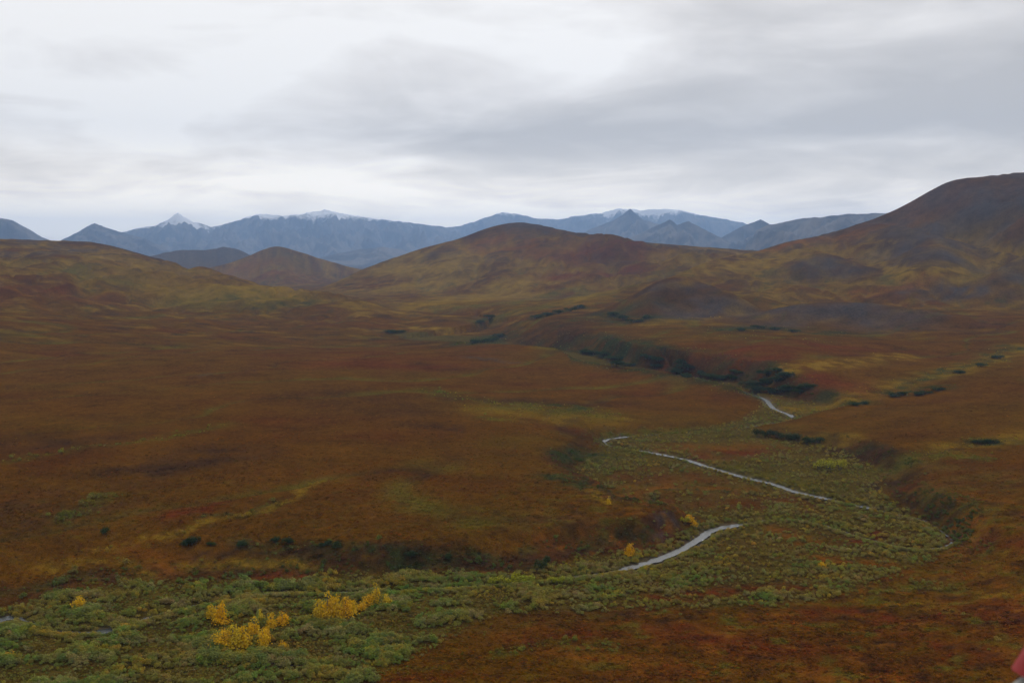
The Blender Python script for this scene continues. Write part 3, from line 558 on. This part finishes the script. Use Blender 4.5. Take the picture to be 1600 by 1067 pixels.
# ------------------------------------------------------------------ ground: one sheet out to the horizon
def build_ground():
    fine = np.arange(-32, 32.001, .078); rest = np.arange(37, 324, 5.0)
    az = np.radians(np.concatenate([fine, rest])); nc = len(az)
    ds = [2, 40, 90, 140, 180, 205]; d = 220.0
    while d < 29000:
        ds.append(d); d *= 1 + (.0046 if d < 1300 else .0074 if d < 4200 else .03)
    ds = np.array(ds); D, A = np.meshgrid(ds, az, indexing='ij'); x = D * np.sin(A); y = D * np.cos(A)
    x = x.ravel(); y = y.ravel(); z = height(x, y)
    cover = strokes_at(x, y); sd, dr = flood_at(x, y); col = colour_at(x, y, z, cover, sd, dr)
    # hummocks and shrub mats as real relief
    r = np.hypot(x, y); hum = fbm(x / 5, y / 5, 2, 91) * .45 * sstep(150, 260, r) * sstep(5, 8, dr)
    z = z + hum + cover['G'] * 1.2 * (noise(x / 7, y / 7, 92) + .3)
    me = mesh_np('ground', np.stack([x, y, z], -1), grid_quads(len(ds), nc, True))
    put_attr(me, 'tint', np.concatenate([col, cover['S'][:, None]], -1))
    m, nt, out = material('tundra'); at = nd(nt, 'ShaderNodeAttribute'); at.attribute_name = 'tint'
    g = nd(nt, 'ShaderNodeNewGeometry'); P = g.outputs['Position']
    n0 = noise_tex(nt, P, .04, 7, .66); n1 = noise_tex(nt, P, .33, 5, .68); n2 = noise_tex(nt, P, 1.7, 4, .6)
    k = mth(nt, 'ADD', mth(nt, 'MULTIPLY', n1, 1.5), mth(nt, 'ADD', mth(nt, 'MULTIPLY', n2, 1.6), mth(nt, 'MULTIPLY', n0, 1.4)))
    k = mth(nt, 'MAXIMUM', mth(nt, 'SUBTRACT', k, 1.26), .25)
    s = nt.nodes.new('ShaderNodeVectorMath'); s.operation = 'SCALE'; nt.links.new(at.outputs['Color'], s.inputs[0]); nt.links.new(k, s.inputs[3])
    straw = mth(nt, 'MULTIPLY', mth(nt, 'GREATER_THAN', n1, .6), .22)
    c = mixc(nt, straw, s.outputs[0], (.115, .070, .012))
    b = nd(nt, 'ShaderNodeBsdfDiffuse'); b.inputs['Roughness'].default_value = .6; nt.links.new(c, b.inputs['Color']); nt.links.new(b.outputs[0], out.inputs[0])
    bp = nd(nt, 'ShaderNodeBump'); bp.inputs['Strength'].default_value = .8; bp.inputs['Distance'].default_value = .5
    nt.links.new(mth(nt, 'ADD', mth(nt, 'MULTIPLY', n1, 1.6), n2), bp.inputs['Height']); nt.links.new(bp.outputs[0], b.inputs['Normal'])
    me.materials.append(m)
    return tag(link('ground', me), 'brown and red autumn tundra with plateau, river flats and rounded hills', 'ground', kind='structure')
build_ground()

# ------------------------------------------------------------------ river
def build_river():
    s = smooth_line(RIVER, 12); t = np.gradient(s, axis=0); t /= np.linalg.norm(t, axis=1, keepdims=True) + 1e-9; nrm = np.stack([-t[:, 1], t[:, 0]], -1)
    off = np.linspace(-1, 1, 7); hw = .2 + 1.75 * seen_stretch(s[:, 0], s[:, 1]) + .9 * noise(np.arange(len(s)) / 3., np.zeros(len(s)), 4)
    p = s[:, None] + nrm[:, None] * off[None, :, None] * hw[:, None, None]
    r = np.hypot(s[:, 0], s[:, 1]); z = -.72 + np.clip((r - 800) / 900, 0, 6) * 2.0
    z = np.repeat(z[:, None], 7, 1)
    me = mesh_np('river', np.concatenate([p, z[..., None]], -1).reshape(-1, 3), grid_quads(len(s), 7))
    m, nt, out = material('river_water'); P = nd(nt, 'ShaderNodeNewGeometry').outputs['Position']
    n = noise_tex(nt, P, .9, 4, .6); b = principled(nt, out, (.035, .04, .04), .12, .5); b.inputs['IOR'].default_value = 1.33
    foam = mth(nt, 'MULTIPLY', mth(nt, 'GREATER_THAN', noise_tex(nt, P, .16, 4, .6), .66), mth(nt, 'GREATER_THAN', n, .5))
    c = mixc(nt, foam, (.04, .045, .045), (.55, .56, .56)); nt.links.new(c, b.inputs['Base Color'])
    nt.links.new(mth(nt, 'ADD', .26, mth(nt, 'MULTIPLY', foam, .5)), b.inputs['Roughness'])
    bp = nd(nt, 'ShaderNodeBump'); bp.inputs['Strength'].default_value = .5; bp.inputs['Distance'].default_value = .12
    nt.links.new(n, bp.inputs['Height']); nt.links.new(bp.outputs[0], b.inputs['Normal']); me.materials.append(m)
    tag(link('river', me), 'narrow grey river winding through willow flats', 'river', kind='structure')
build_river()

# ------------------------------------------------------------------ far mountains
def rock_material():
    m, nt, out = material('mountain_rock'); P = nd(nt, 'ShaderNodeNewGeometry').outputs['Position']
    at = nd(nt, 'ShaderNodeAttribute'); at.attribute_name = 'snow'
    n = noise_tex(nt, P, .0022, 7, .62, .4); n2 = noise_tex(nt, P, .012, 5, .6)
    c = ramp(nt, n, [(.38, (.015, .018, .028)), (.47, (.05, .05, .056)), (.57, (.15, .13, .115)), (.67, (.04, .042, .05))])
    c = mixc(nt, mth(nt, 'MULTIPLY', n2, .5), c, (.05, .05, .055))
    f = mth(nt, 'MULTIPLY', mth(nt, 'SUBTRACT', mth(nt, 'ADD', at.outputs['Fac'], mth(nt, 'MULTIPLY', n2, .8)), .62), 4.0, clamp=True)
    c = mixc(nt, f, c, (.82, .83, .85)); principled(nt, out, c, .9, .05); return m
ROCK = rock_material()
RANGE_TAG = {
 'far_left_peak': ('blue grey mountain peak at the left edge of the skyline', 0), 'left_pyramid': ('dark pyramid peak left of the sharp snow peak', 0),
 'snow_range': ('long blue mountain range with snow on its two highest summits', 715), 'low_front_range': ('low pale ridge in front of the long snow range', 0),
 'middle_range': ('distant snow dusted range behind the rounded middle hill', 880), 'dark_pyramid': ('dark steep pyramid mountain right of the rounded middle hill', 0),
 'twin_peaks': ('dark blue mountain with two close summits', 0), 'jagged_peaks': ('dark blue pair of pointed peaks beside the right hill', 0),
 'long_ridge': ('long flat topped blue ridge running behind the right hill', 0)}
for si, (name, (w, crest)) in enumerate(RANGES.items()):
    c = np.array(crest, float); L = np.concatenate([[0], np.cumsum(np.hypot(*np.diff(c[:, :2], axis=0).T))])
    n = 420; s = np.linspace(0, L[-1], n); cx, cy, cz = (np.interp(s, L, c[:, i]) for i in range(3))
    e = c[-1, :2] - c[0, :2]; e /= np.hypot(*e); nr = np.array((e[1], -e[0]))          # towards the valley
    tt = np.linspace(-1, 1, 91); tt = np.sign(tt) * np.abs(tt) ** 1.35
    S, T = np.meshgrid(np.arange(n), tt, indexing='ij')
    end = sstep(0, .06, s / L[-1]) * sstep(1, .94, s / L[-1])
    jag = fbm(s / 300, s * 0 + si, 5, 100 + si, .6) * .05 * cz
    crz = (cz + jag) * end
    x = cx[S] + nr[0] * w * T; y = cy[S] + nr[1] * w * T
    wig = fbm(x / 1500, y / 1500, 3, 120 + si) * 500 * np.abs(T)
    xs = np.clip(s[S] + wig, 0, L[-1]); zc = np.interp(xs, s, crz)
    q = np.abs(T); env = np.sin(np.pi * np.clip(q, 0, 1) ** .7)
    rd = ridged((x + wig) / 800, y / 1300, 5, 140 + si) - .62
    z = -30 + (zc + 30) * ((1 - q) ** 1.25 * .9 + .1 * (1 - q)) + rd * env * zc * .75
    z = np.maximum(np.minimum(z, zc * (1 - .45 * q)), -40)
    me = mesh_np(name, np.stack([x, y, z], -1).reshape(-1, 3), grid_quads(n, len(tt)))
    lab, snow = RANGE_TAG[name]
    sm = np.zeros(z.shape) if not snow else np.clip((z - snow) / 300 + .25 * fbm(x / 160, y / 260, 4, 160), 0, .75)
    if snow: sm = np.clip(sm - rd * .35 * (z > snow - 120) + .55 * np.exp(-((x + 6010) ** 2 + (y - 18026) ** 2) / 700 ** 2), 0, .9)
    put_attr(me, 'snow', sm.ravel(), 'FLOAT'); me.materials.append(ROCK)
    tag(link('mountain', me), lab, 'mountain', kind='structure')

# ------------------------------------------------------------------ plants
def leaf_mat(name, cols, instanced=False, vary=.5):
    m, nt, out = material(name)
    if instanced:
        at = nd(nt, 'ShaderNodeAttribute'); at.attribute_type = 'INSTANCER'; at.attribute_name = 'tint'; c = at.outputs['Color']
    else:
        oi = nd(nt, 'ShaderNodeObjectInfo'); c = ramp(nt, oi.outputs['Random'], [(i / max(1, len(cols) - 1), q) for i, q in enumerate(cols)])
    g = nd(nt, 'ShaderNodeNewGeometry'); isl = g.outputs['Random Per Island']
    k = mth(nt, 'ADD', 1 - vary * .5, mth(nt, 'MULTIPLY', isl, vary))
    s = nt.nodes.new('ShaderNodeVectorMath'); s.operation = 'SCALE'; nt.links.new(c, s.inputs[0]); nt.links.new(k, s.inputs[3])
    d = nd(nt, 'ShaderNodeBsdfDiffuse'); t = nd(nt, 'ShaderNodeBsdfTranslucent'); mx = nd(nt, 'ShaderNodeMixShader'); mx.inputs[0].default_value = .3
    for b in (d, t): nt.links.new(s.outputs[0], b.inputs[0])
    nt.links.new(d.outputs[0], mx.inputs[1]); nt.links.new(t.outputs[0], mx.inputs[2]); nt.links.new(mx.outputs[0], out.inputs[0])
    return m
def bark_mat():
    m, nt, out = material('bark'); P = nd(nt, 'ShaderNodeTexCoord').outputs['Object']
    principled(nt, out, ramp(nt, noise_tex(nt, P, 6, 4), [(.3, (.07, .06, .05)), (.7, (.19, .17, .14))]), .9); return m
BARK = bark_mat()
def leaf_cloud(name, rng, n, shape, size):
    """n leaf sprays spread through a crown volume; shape(rng) gives a point and the outward direction"""
    co = []
    for i in range(n):
        p, o = shape(rng); o = o + rng.normal(0, .55, 3); o /= np.linalg.norm(o) + 1e-9
        u = np.cross(o, rng.normal(0, 1, 3)); u /= np.linalg.norm(u) + 1e-9; v = np.cross(o, u); s = size * rng.uniform(.55, 1.3)
        co += [p - u * s * .5, p + v * s * .36 + o * s * .12, p + u * s * .6 + o * s * .1, p - v * s * .34]
    q = np.arange(n * 4).reshape(-1, 4)
    return mesh_np(name, np.array(co), q, smooth=False)
def dome(rx, h, lump, seed, up=.7):
    rr = np.random.RandomState(seed); L = [(rr.uniform(-.55, .55) * rx, rr.uniform(-.55, .55) * rx, rr.uniform(.35, .72) * h, rr.uniform(.32, .55)) for _ in range(lump)]
    def f(rng):
        a = L[rng.randint(len(L))]; d = rng.normal(0, 1, 3); d[2] = abs(d[2]) * .9 - .25; d /= np.linalg.norm(d); k = rng.uniform(.55, 1.0) ** .6 * a[3]
        p = np.array((a[0] + d[0] * k * rx, a[1] + d[1] * k * rx, a[2] + d[2] * k * h)); p[2] = max(p[2], .04 * h)
        return p, d + np.array((0, 0, up))
    return f
def cone_crown(r, h, seed):
    rr = np.random.RandomState(seed); ph = rr.uniform(0, 6.28, 3)
    def f(rng):
        t = rng.uniform(0, 1) ** .8; z = h * (.14 + .86 * t); a = rng.uniform(0, 6.283)
        prof = (np.sin(np.pi * min(1, .12 + t * .86)) ** .75) * (1 + .28 * np.sin(3 * a + ph[0] + 5 * t) + .2 * np.sin(9 * t + ph[1]))
        k = rng.uniform(.35, 1) ** .5 * r * prof
        return np.array((np.cos(a) * k, np.sin(a) * k, z)), np.array((np.cos(a), np.sin(a), .5))
    return f
def tall_lobes(r, h, seed):
    """several leaning leaders, each with its own loose crown"""
    rr = np.random.RandomState(seed); L = []
    for k in range(5):
        a = rr.uniform(0, 6.28); q = rr.uniform(.1, .62) * r * (k > 0); top = h * (1 if k == 0 else rr.uniform(.5, .9)); L.append((q * math.cos(a), q * math.sin(a), top, rr.uniform(.5, .8) * r))
    def f(rng):
        x, y, top, w = L[rng.randint(5)]; t = rng.uniform(.08, 1); a = rng.uniform(0, 6.283)
        k = w * (1.12 - t) ** .45 * rng.uniform(.2, 1.15) ** .7 * (1 + .4 * math.sin(11 * t + 9 * x + 2 * a))
        return np.array((x * (.5 + .5 * t) + math.cos(a) * k, y * (.5 + .5 * t) + math.sin(a) * k, top * t)), np.array((math.cos(a), math.sin(a), .6))
    return f
def tube_mesh(name, paths, sides=6):
    """tapered limbs: paths of (x, y, z, radius)"""
    co = []; q = []
    for pth in paths:
        b = len(co)
        for i, (x, y, z, r) in enumerate(pth):
            for k in range(sides):
                a = 6.2832 * k / sides; co.append((x + r * math.cos(a), y + r * math.sin(a), z))
        for i in range(len(pth) - 1):
            for k in range(sides):
                q.append((b + i * sides + k, b + i * sides + (k + 1) % sides, b + (i + 1) * sides + (k + 1) % sides, b + (i + 1) * sides + k))
    me = mesh_np(name, np.array(co), np.array(q)); me.materials.append(BARK); return me
def tree_limbs(rng, h, r, n=9):
    P = [[(0, 0, -.3, .035 * h), (.02 * h, 0, .3 * h, .026 * h), (0, .02 * h, .62 * h, .016 * h), (.01 * h, 0, .96 * h, .004 * h)]]
    for i in range(n):
        z = h * rng.uniform(.18, .8); a = rng.uniform(0, 6.28); L = r * rng.uniform(.5, .95) * (1.1 - .6 * z / h)
        P.append([(0, 0, z, .011 * h), (math.cos(a) * L * .5, math.sin(a) * L * .5, z + .12 * L + .06 * h, .007 * h), (math.cos(a) * L, math.sin(a) * L, z + .35 * L + .1 * h, .002 * h)])
    return P
def stem_fan(rng, h, r, n=7):
    P = []
    for i in range(n):
        a = 6.283 * i / n + rng.uniform(-.4, .4); L = r * rng.uniform(.4, .85)
        P.append([(.08 * math.cos(a), .08 * math.sin(a), -.2, .04), (math.cos(a) * L * .45, math.sin(a) * L * .45, h * .4, .03), (math.cos(a) * L, math.sin(a) * L, h * .85, .008)])
    return P
_all = np.array([q[:2] for l in (POPLAR, LIME, ALDER_ROW, ALDER_BANK, ALDER_SLOPE, ALDER_RIGHT, ALDER_LEFT) for q in l])
HZ = dict(zip(map(tuple, _all), height(_all[:, 0], _all[:, 1])))
def hz(x, y): return float(HZ[(x, y)])
R0 = np.random.RandomState(5)
# unit-sized crowns, shared by all copies of a kind
M_POP = leaf_mat('poplar_leaves', [(.74, .48, .022), (.68, .39, .015), (.58, .44, .03), (.74, .43, .015)], vary=.4)
M_LIME = leaf_mat('lime_willow_leaves', [(.27, .29, .022), (.36, .33, .026), (.24, .28, .026)], vary=.6)
M_ALD = leaf_mat('alder_leaves', [(.030, .050, .017), (.042, .064, .020), (.027, .044, .018), (.054, .074, .021)], vary=.9)
M_WIL = leaf_mat('willow_leaves', [(.18, .22, .042), (.25, .225, .042), (.13, .18, .048), (.20, .215, .06), (.29, .235, .038)], vary=.5)
M_COV = leaf_mat('thicket_leaves', None, True, .5)
POPS = []; BUSH = {}
for i in range(4):
    cr = leaf_cloud('poplar_crown', R0, 850, tall_lobes(.5, 1, 60 + i), .078); cr.materials.append(M_POP)
    POPS.append((cr, tube_mesh('poplar_trunk', tree_limbs(R0, 1, .5))))
for nm, mat, cnt, sz in (('lime', M_LIME, 420, .11), ('alder', M_ALD, 620, .105), ('willow', M_WIL, 420, .10)):
    BUSH[nm] = []
    for i in range(4):
        cr = leaf_cloud(nm + '_crown', R0, cnt, dome(.5, 1, 7 + i, 10 + i, 1.2), sz); cr.materials.append(mat)
        BUSH[nm].append((cr, tube_mesh(nm + '_stem', [[(x, y, z, r * .35) for x, y, z, r in p] for p in stem_fan(R0, 1, .5)], 4)))
def plant(name, crown, stem, part, x, y, h, w, rz, label, cat, group):
    o = link(name, None, loc=(x, y, hz(x, y) - .05), rot=(0, 0, rz), scale=(w, w, h))
    link('crown', crown, o); link(part, stem, o)
    return tag(o, label, cat, group)
POP_LABELS = ordered_labels(POPLAR, [POPLAR_TAG(i)[0] for i in range(len(POPLAR))])
for i, (x, y, h, w) in enumerate(POPLAR):
    cr, tr = POPS[i % 4]
    lab, grp = POP_LABELS[i], POPLAR_TAG(i)[1]
    plant('poplar_tree', cr, tr, 'trunk', x, y, h * (1.12 if i < 20 else .75), w * (1.65 if i < 20 else 1.3), R0.uniform(0, 6), lab, 'tree', grp)
LIME_LABELS = ordered_labels(LIME, [LIME_TAG(i) for i in range(len(LIME))])
for i, (x, y, h, w) in enumerate(LIME):
    cr, st = BUSH['lime'][i % 4]; lab = LIME_LABELS[i]
    plant('lime_willow', cr, st, 'stems', x, y, h * .85, w * 1.15, R0.uniform(0, 6), lab, 'shrub', 'bright lime willows' if i < 5 else 'yellow green willows across the river' if 6 <= i <= 8 else None)
for lst, hs, lab, grp in ((ALDER_ROW, .62, 'dark green alder thicket in the short row below the upper river bend', 'alders in the dark row by the river'),
                      (ALDER_BANK, .5, 'dark green alder thicket on the steep shaded bank of the river gorge', 'alders on the gorge bank'),
                      (ALDER_SLOPE, .75, 'small dark alder patch on the slope below the rounded middle hill', 'alder patches on the hill foot'),
                      (ALDER_RIGHT, .6, 'low dark alder clump along the yellow side stream on the right', 'alders along the side stream'),
                      (ALDER_LEFT, .8, 'dark green alder bush on the edge of the brown plateau', 'alders along the plateau edge')):
    labs = ordered_labels(lst, [lab] * len(lst))
    for i, (x, y, h, w) in enumerate(lst):
        cr, st = BUSH['alder'][i % 4]
        plant('alder_thicket', cr, st, 'stems', x, y, h * hs * R0.uniform(.85, 1.15), w * R0.uniform(1.0, 1.3) * (1.4 if lst is ALDER_SLOPE else 1.75 if lst is ALDER_BANK else 1.1), R0.uniform(0, 6), labs[i], 'shrub', grp)

# ------------------------------------------------------------------ willow flats and low shrub cover
def clear_of_river(x, y):
    ok = seg_dist(x, y, RIVER_S)[0] > 1.0; r = np.hypot(x, y)
    for v in VIS:
        vs = smooth_line(v, 5)
        for k, w in ((0, 2.9), (3, 2.7), (5.5, 1.9)): ok &= seg_dist(x * (1 + k / r), y * (1 + k / r), vs)[0] > w + .8 * noise(x / 6, y / 6, 220)
    return ok
def scatter(rng, n, d0, d1, half=31):
    """points over the view wedge, denser close by"""
    u = rng.uniform(0, 1, n); d = 1 / (1 / d0 * (1 - u) + 1 / d1 * u); a = np.radians(rng.uniform(-half, half, n))
    return d * np.sin(a), d * np.cos(a)
def make_cover(name, pts, proto, label, cat):
    x, y, z, size, tint, kind = pts
    me = bpy.data.meshes.new(name); n = len(x); me.vertices.add(n)
    me.vertices.foreach_set('co', np.stack([x, y, z], -1).astype(np.float32).ravel())
    put_attr(me, 'tint', np.concatenate([tint, np.ones((n, 1))], -1)); put_attr(me, 'size', size, 'FLOAT'); put_attr(me, 'kind_index', kind, 'INT')
    put_attr(me, 'turn', R0.uniform(0, 6.28, n), 'FLOAT'); me.update()
    pc = bpy.data.collections.new(name + '_forms')
    for i, p in enumerate(proto): pc.objects.link(bpy.data.objects.new('%s_form_%d' % (name, i), p))
    ng = bpy.data.node_groups.new(name, 'GeometryNodeTree')
    ng.interface.new_socket('Geometry', in_out='INPUT', socket_type='NodeSocketGeometry'); ng.interface.new_socket('Geometry', in_out='OUTPUT', socket_type='NodeSocketGeometry')
    gi = ng.nodes.new('NodeGroupInput'); go = ng.nodes.new('NodeGroupOutput'); ip = ng.nodes.new('GeometryNodeInstanceOnPoints')
    ci = ng.nodes.new('GeometryNodeCollectionInfo'); ci.inputs['Collection'].default_value = pc; ci.inputs['Separate Children'].default_value = True; ci.inputs['Reset Children'].default_value = True
    def named(nm, t): q = ng.nodes.new('GeometryNodeInputNamedAttribute'); q.data_type = t; q.inputs['Name'].default_value = nm; return q.outputs['Attribute']
    ng.links.new(gi.outputs[0], ip.inputs['Points']); ng.links.new(ci.outputs[0], ip.inputs['Instance']); ip.inputs['Pick Instance'].default_value = True
    ng.links.new(named('kind_index', 'INT'), ip.inputs['Instance Index']); ng.links.new(named('size', 'FLOAT'), ip.inputs['Scale'])
    cx = ng.nodes.new('ShaderNodeCombineXYZ'); ng.links.new(named('turn', 'FLOAT'), cx.inputs[2]); ng.links.new(cx.outputs[0], ip.inputs['Rotation'])
    ng.links.new(ip.outputs[0], go.inputs[0])
    o = link(name, me); o.modifiers.new('scatter', 'NODES').node_group = ng
    return tag(o, label, cat, kind='stuff')
def jitter(rng, col, hue=.16, val=.30):
    n = len(col); return np.clip(col * (1 + rng.normal(0, val, (n, 1))).clip(.45, 1.9) * (1 + rng.normal(0, hue, (n, 3))).clip(.6, 1.5), .004, .6)
def build_plants():
    rng = np.random.RandomState(12)
    forms = []
    for i in range(5):
        me = leaf_cloud('thicket_bush', rng, 230, dome(.55, .75, 6 + i % 4, 30 + i, 1.5), .13); me.materials.append(M_COV); forms.append(me)
    tufts = []
    for i in range(4):
        me = leaf_cloud('dwarf_shrub', rng, 18, dome(.5, .24, 4, 40 + i, 2.2), .30); me.materials.append(M_COV); tufts.append(me)
    # willows
    x, y = scatter(rng, 170000, 215, 1700); cover = strokes_at(x, y); sd, dr = flood_at(x, y); r = np.hypot(x, y)
    patch = fbm(x / 38, y / 38, 3, 201)
    dry = np.maximum(cover['R'], cover['O'])
    left = sstep(60, -40, x)
    p = sstep(4, -5, sd) * np.clip(.74 + 1.3 * patch + .2 * left - 1.6 * dry, .03, 1) * (r < 900)
    p = np.maximum(p, np.clip(.95 * cover['L'] + .8 * cover['G'] + .35 * cover['Y'] - .1, 0, 1) * (r < 1600))
    p = np.maximum(p, sstep(10, 6, dr) * .95)
    p = np.maximum(p, bank_at(x, y, sd) * np.clip(.25 + .55 * (r > 820) + .9 * patch, 0, 1) * (r < 1500))
    p *= np.clip(.3 + r / 900, 0, 1) * .98
    k = (rng.uniform(0, 1, len(x)) < p) & clear_of_river(x, y)
    x, y, r, patch, left = x[k], y[k], r[k], patch[k], left[k]; cover = {q: c[k] for q, c in cover.items()}; sd = sd[k]
    z = height(x, y); size = (1.4 + .4 * rng.normal(0, 1, len(x)).clip(-1.2, 2.2) + 1.7 * np.clip(fbm(x / 17, y / 11, 3, 208) * 2.4, -.5, 1) * (.5 + .7 * left)) * np.where(sd < 0, 1, .8); size = np.maximum(size, 2.0 * (dr[k] < 8)).clip(.6, 4.2)
    g = fbm(x / 22, y / 22, 3, 202)[:, None]
    A = np.array((.265, .215, .045)); B = np.array((.165, .225, .044)); Cc = np.array((.42, .29, .034)); D = np.array((.30, .25, .09))
    t = A + (B - A) * np.clip(.15 + 1.9 * g + .5 * left[:, None], 0, 1)
    w = (fbm(x / 15, y / 7, 3, 207) + rng.normal(0, .12, len(x)))[:, None]; t = t + (Cc - t) * np.clip(2.2 * w - .35, 0, .8); t = t + (D - t) * np.clip(-2.2 * w - .1, 0, .9)
    for q in 'GYL': t = t * (1 - cover[q][:, None] * .85) + np.array(TINT[q]) * 1.5 * cover[q][:, None] * .85
    bk = bank_at(x, y, sd)[:, None] * .8; t = t * (1 - bk) + np.array((.058, .085, .024)) * bk
    t = jitter(rng, t, .07, .13)
    # the largest in view stand as shrubs of their own
    show = size / r; a = np.abs(np.arctan2(x, y)); v = (r * (1067 - 400) / 1570 > 112) & (a < .46)
    order = np.argsort(np.where(v, -show, 1)); own = order[:250]; rest = np.ones(len(x), bool); rest[own] = False
    for j, i in enumerate(own):
        HZ[(x[i], y[i])] = z[i]
        cr, st = BUSH['willow'][j % 4]
        plant('willow_shrub', cr, st, 'stems', x[i], y[i], size[i] * .8, size[i] * 1.15, rng.uniform(0, 6),
              willow_label(x[i], y[i]), 'shrub', 'large willows of the near thicket')
    make_cover('willow_thicket', (x[rest], y[rest], z[rest] - .08, size[rest], t[rest], rng.randint(0, 5, rest.sum())), forms,
               'olive and green willow thicket covering the river flats', 'thicket')
    print('willows', len(x))
    # dwarf birch and tussocks of the near tundra
    x, y = scatter(rng, 230000, 215, 1000); k = rng.uniform(0, 1, len(x)) < sstep(1000, 350, np.hypot(x, y)) * np.clip(.55 + fbm(x / 25, y / 25, 3, 210), .1, 1); x, y = x[k], y[k]
    sd, dr = flood_at(x, y); k = dr > 5; x, y, sd, dr = x[k], y[k], sd[k], dr[k]
    cover = strokes_at(x, y); z = height(x, y); col = colour_at(x, y, z, cover, sd, dr); r = np.hypot(x, y)
    size = (.85 + .35 * rng.normal(0, 1, len(x))).clip(.3, 1.9) * (1 + cover['P'] * .3 + cover['G'] * .8) * (.9 + r / 1600)
    t = jitter(rng, col * 1.25, .13, .3)
    make_cover('dwarf_shrub_cover', (x, y, z - .05, size, t, rng.randint(0, 4, len(x))), tufts, 'rusty dwarf birch and tussocks covering the tundra', 'ground cover')
build_plants()
# ------------------------------------------------------------------ the aircraft's wheel leg, low at the right edge of the view
def lathe(name, prof, sides=40):
    co = []; 
    for (r, z) in prof:
        for k in range(sides): a = 6.28319 * k / sides; co.append((r * math.cos(a), z, r * math.sin(a)))
    return mesh_np(name, np.array(co), grid_quads(len(prof), sides, True))
def paint(name, col, rough, spec=.5):
    m, nt, out = material(name); P = nd(nt, 'ShaderNodeTexCoord').outputs['Object']
    n = noise_tex(nt, P, 14, 4); c = mixc(nt, mth(nt, 'MULTIPLY', n, .35), col, tuple(q * .55 for q in col)); principled(nt, out, c, rough, spec); return m
def build_gear():
    root = link('landing_gear_leg', None, loc=(0.8062, 1.4289, 119.3430))
    tag(root, 'red aircraft landing gear leg with grey rim at the bottom right corner', 'landing gear')
    # leg: an aerofoil bar running up to the right
    n = 20; co = []
    for (x, y, z, wd, th) in ((-.010, 0, .030, .060, .026), (.048, -.01, .15, .058, .025), (.15, -.03, .36, .06, .026), (.275, -.05, .62, .07, .03)):
        for k in range(n):
            a = 6.28319 * k / n; co.append((x + wd * math.cos(a), y + th * math.sin(a) * (1.2 - .4 * math.cos(a)), z - wd * .35 * math.cos(a)))
    leg = mesh_np('leg', np.array(co), grid_quads(4, n, True)); leg.materials.append(paint('red_paint', (.36, .02, .018), .5)); link('leg', leg, root)
    tyre = lathe('tyre', [(.075, -.045), (.12, -.05), (.14, -.035), (.147, 0), (.14, .035), (.12, .05), (.075, .045)]); tyre.materials.append(paint('black_rubber', (.02, .02, .022), .75)); link('tyre', tyre, root, loc=(.04, 0, -.10))
    cap = lathe('fender', [(.149, -.012), (.162, -.014), (.167, -.008), (.168, 0), (.167, .008), (.162, .014), (.149, .012)]); cap.materials.append(paint('grey_metal', (.30, .30, .27), .45)); link('mudguard', cap, root, loc=(.04, 0, -.10))
build_gear()

# ------------------------------------------------------------------ the air: thin blue haze over the whole valley
def build_haze():
    s = 29500; z0 = -60; z1 = 1200
    co = [(x, y, z) for z in (z0, z1) for x, y in ((-s, -s), (s, -s), (s, s), (-s, s))]
    me = bpy.data.meshes.new('haze'); me.from_pydata(co, [], [(0, 3, 2, 1), (4, 5, 6, 7), (0, 1, 5, 4), (1, 2, 6, 5), (2, 3, 7, 6), (3, 0, 4, 7)]); me.update()
    m, nt, out = material('haze'); v = nd(nt, 'ShaderNodeVolumePrincipled')
    v.inputs['Color'].default_value = (.40, .62, 1, 1); v.inputs['Density'].default_value = 5.0e-5; v.inputs['Anisotropy'].default_value = .45
    nt.links.new(v.outputs[0], out.inputs['Volume']); me.materials.append(m)
    o = link('haze', me); tag(o, 'thin blue haze filling the valley air', 'haze', kind='stuff')
build_haze()
sc.cycles.use_denoising = True; sc.cycles.max_bounces = 5; sc.cycles.diffuse_bounces = 3; sc.cycles.transmission_bounces = 3; sc.cycles.volume_bounces = 2
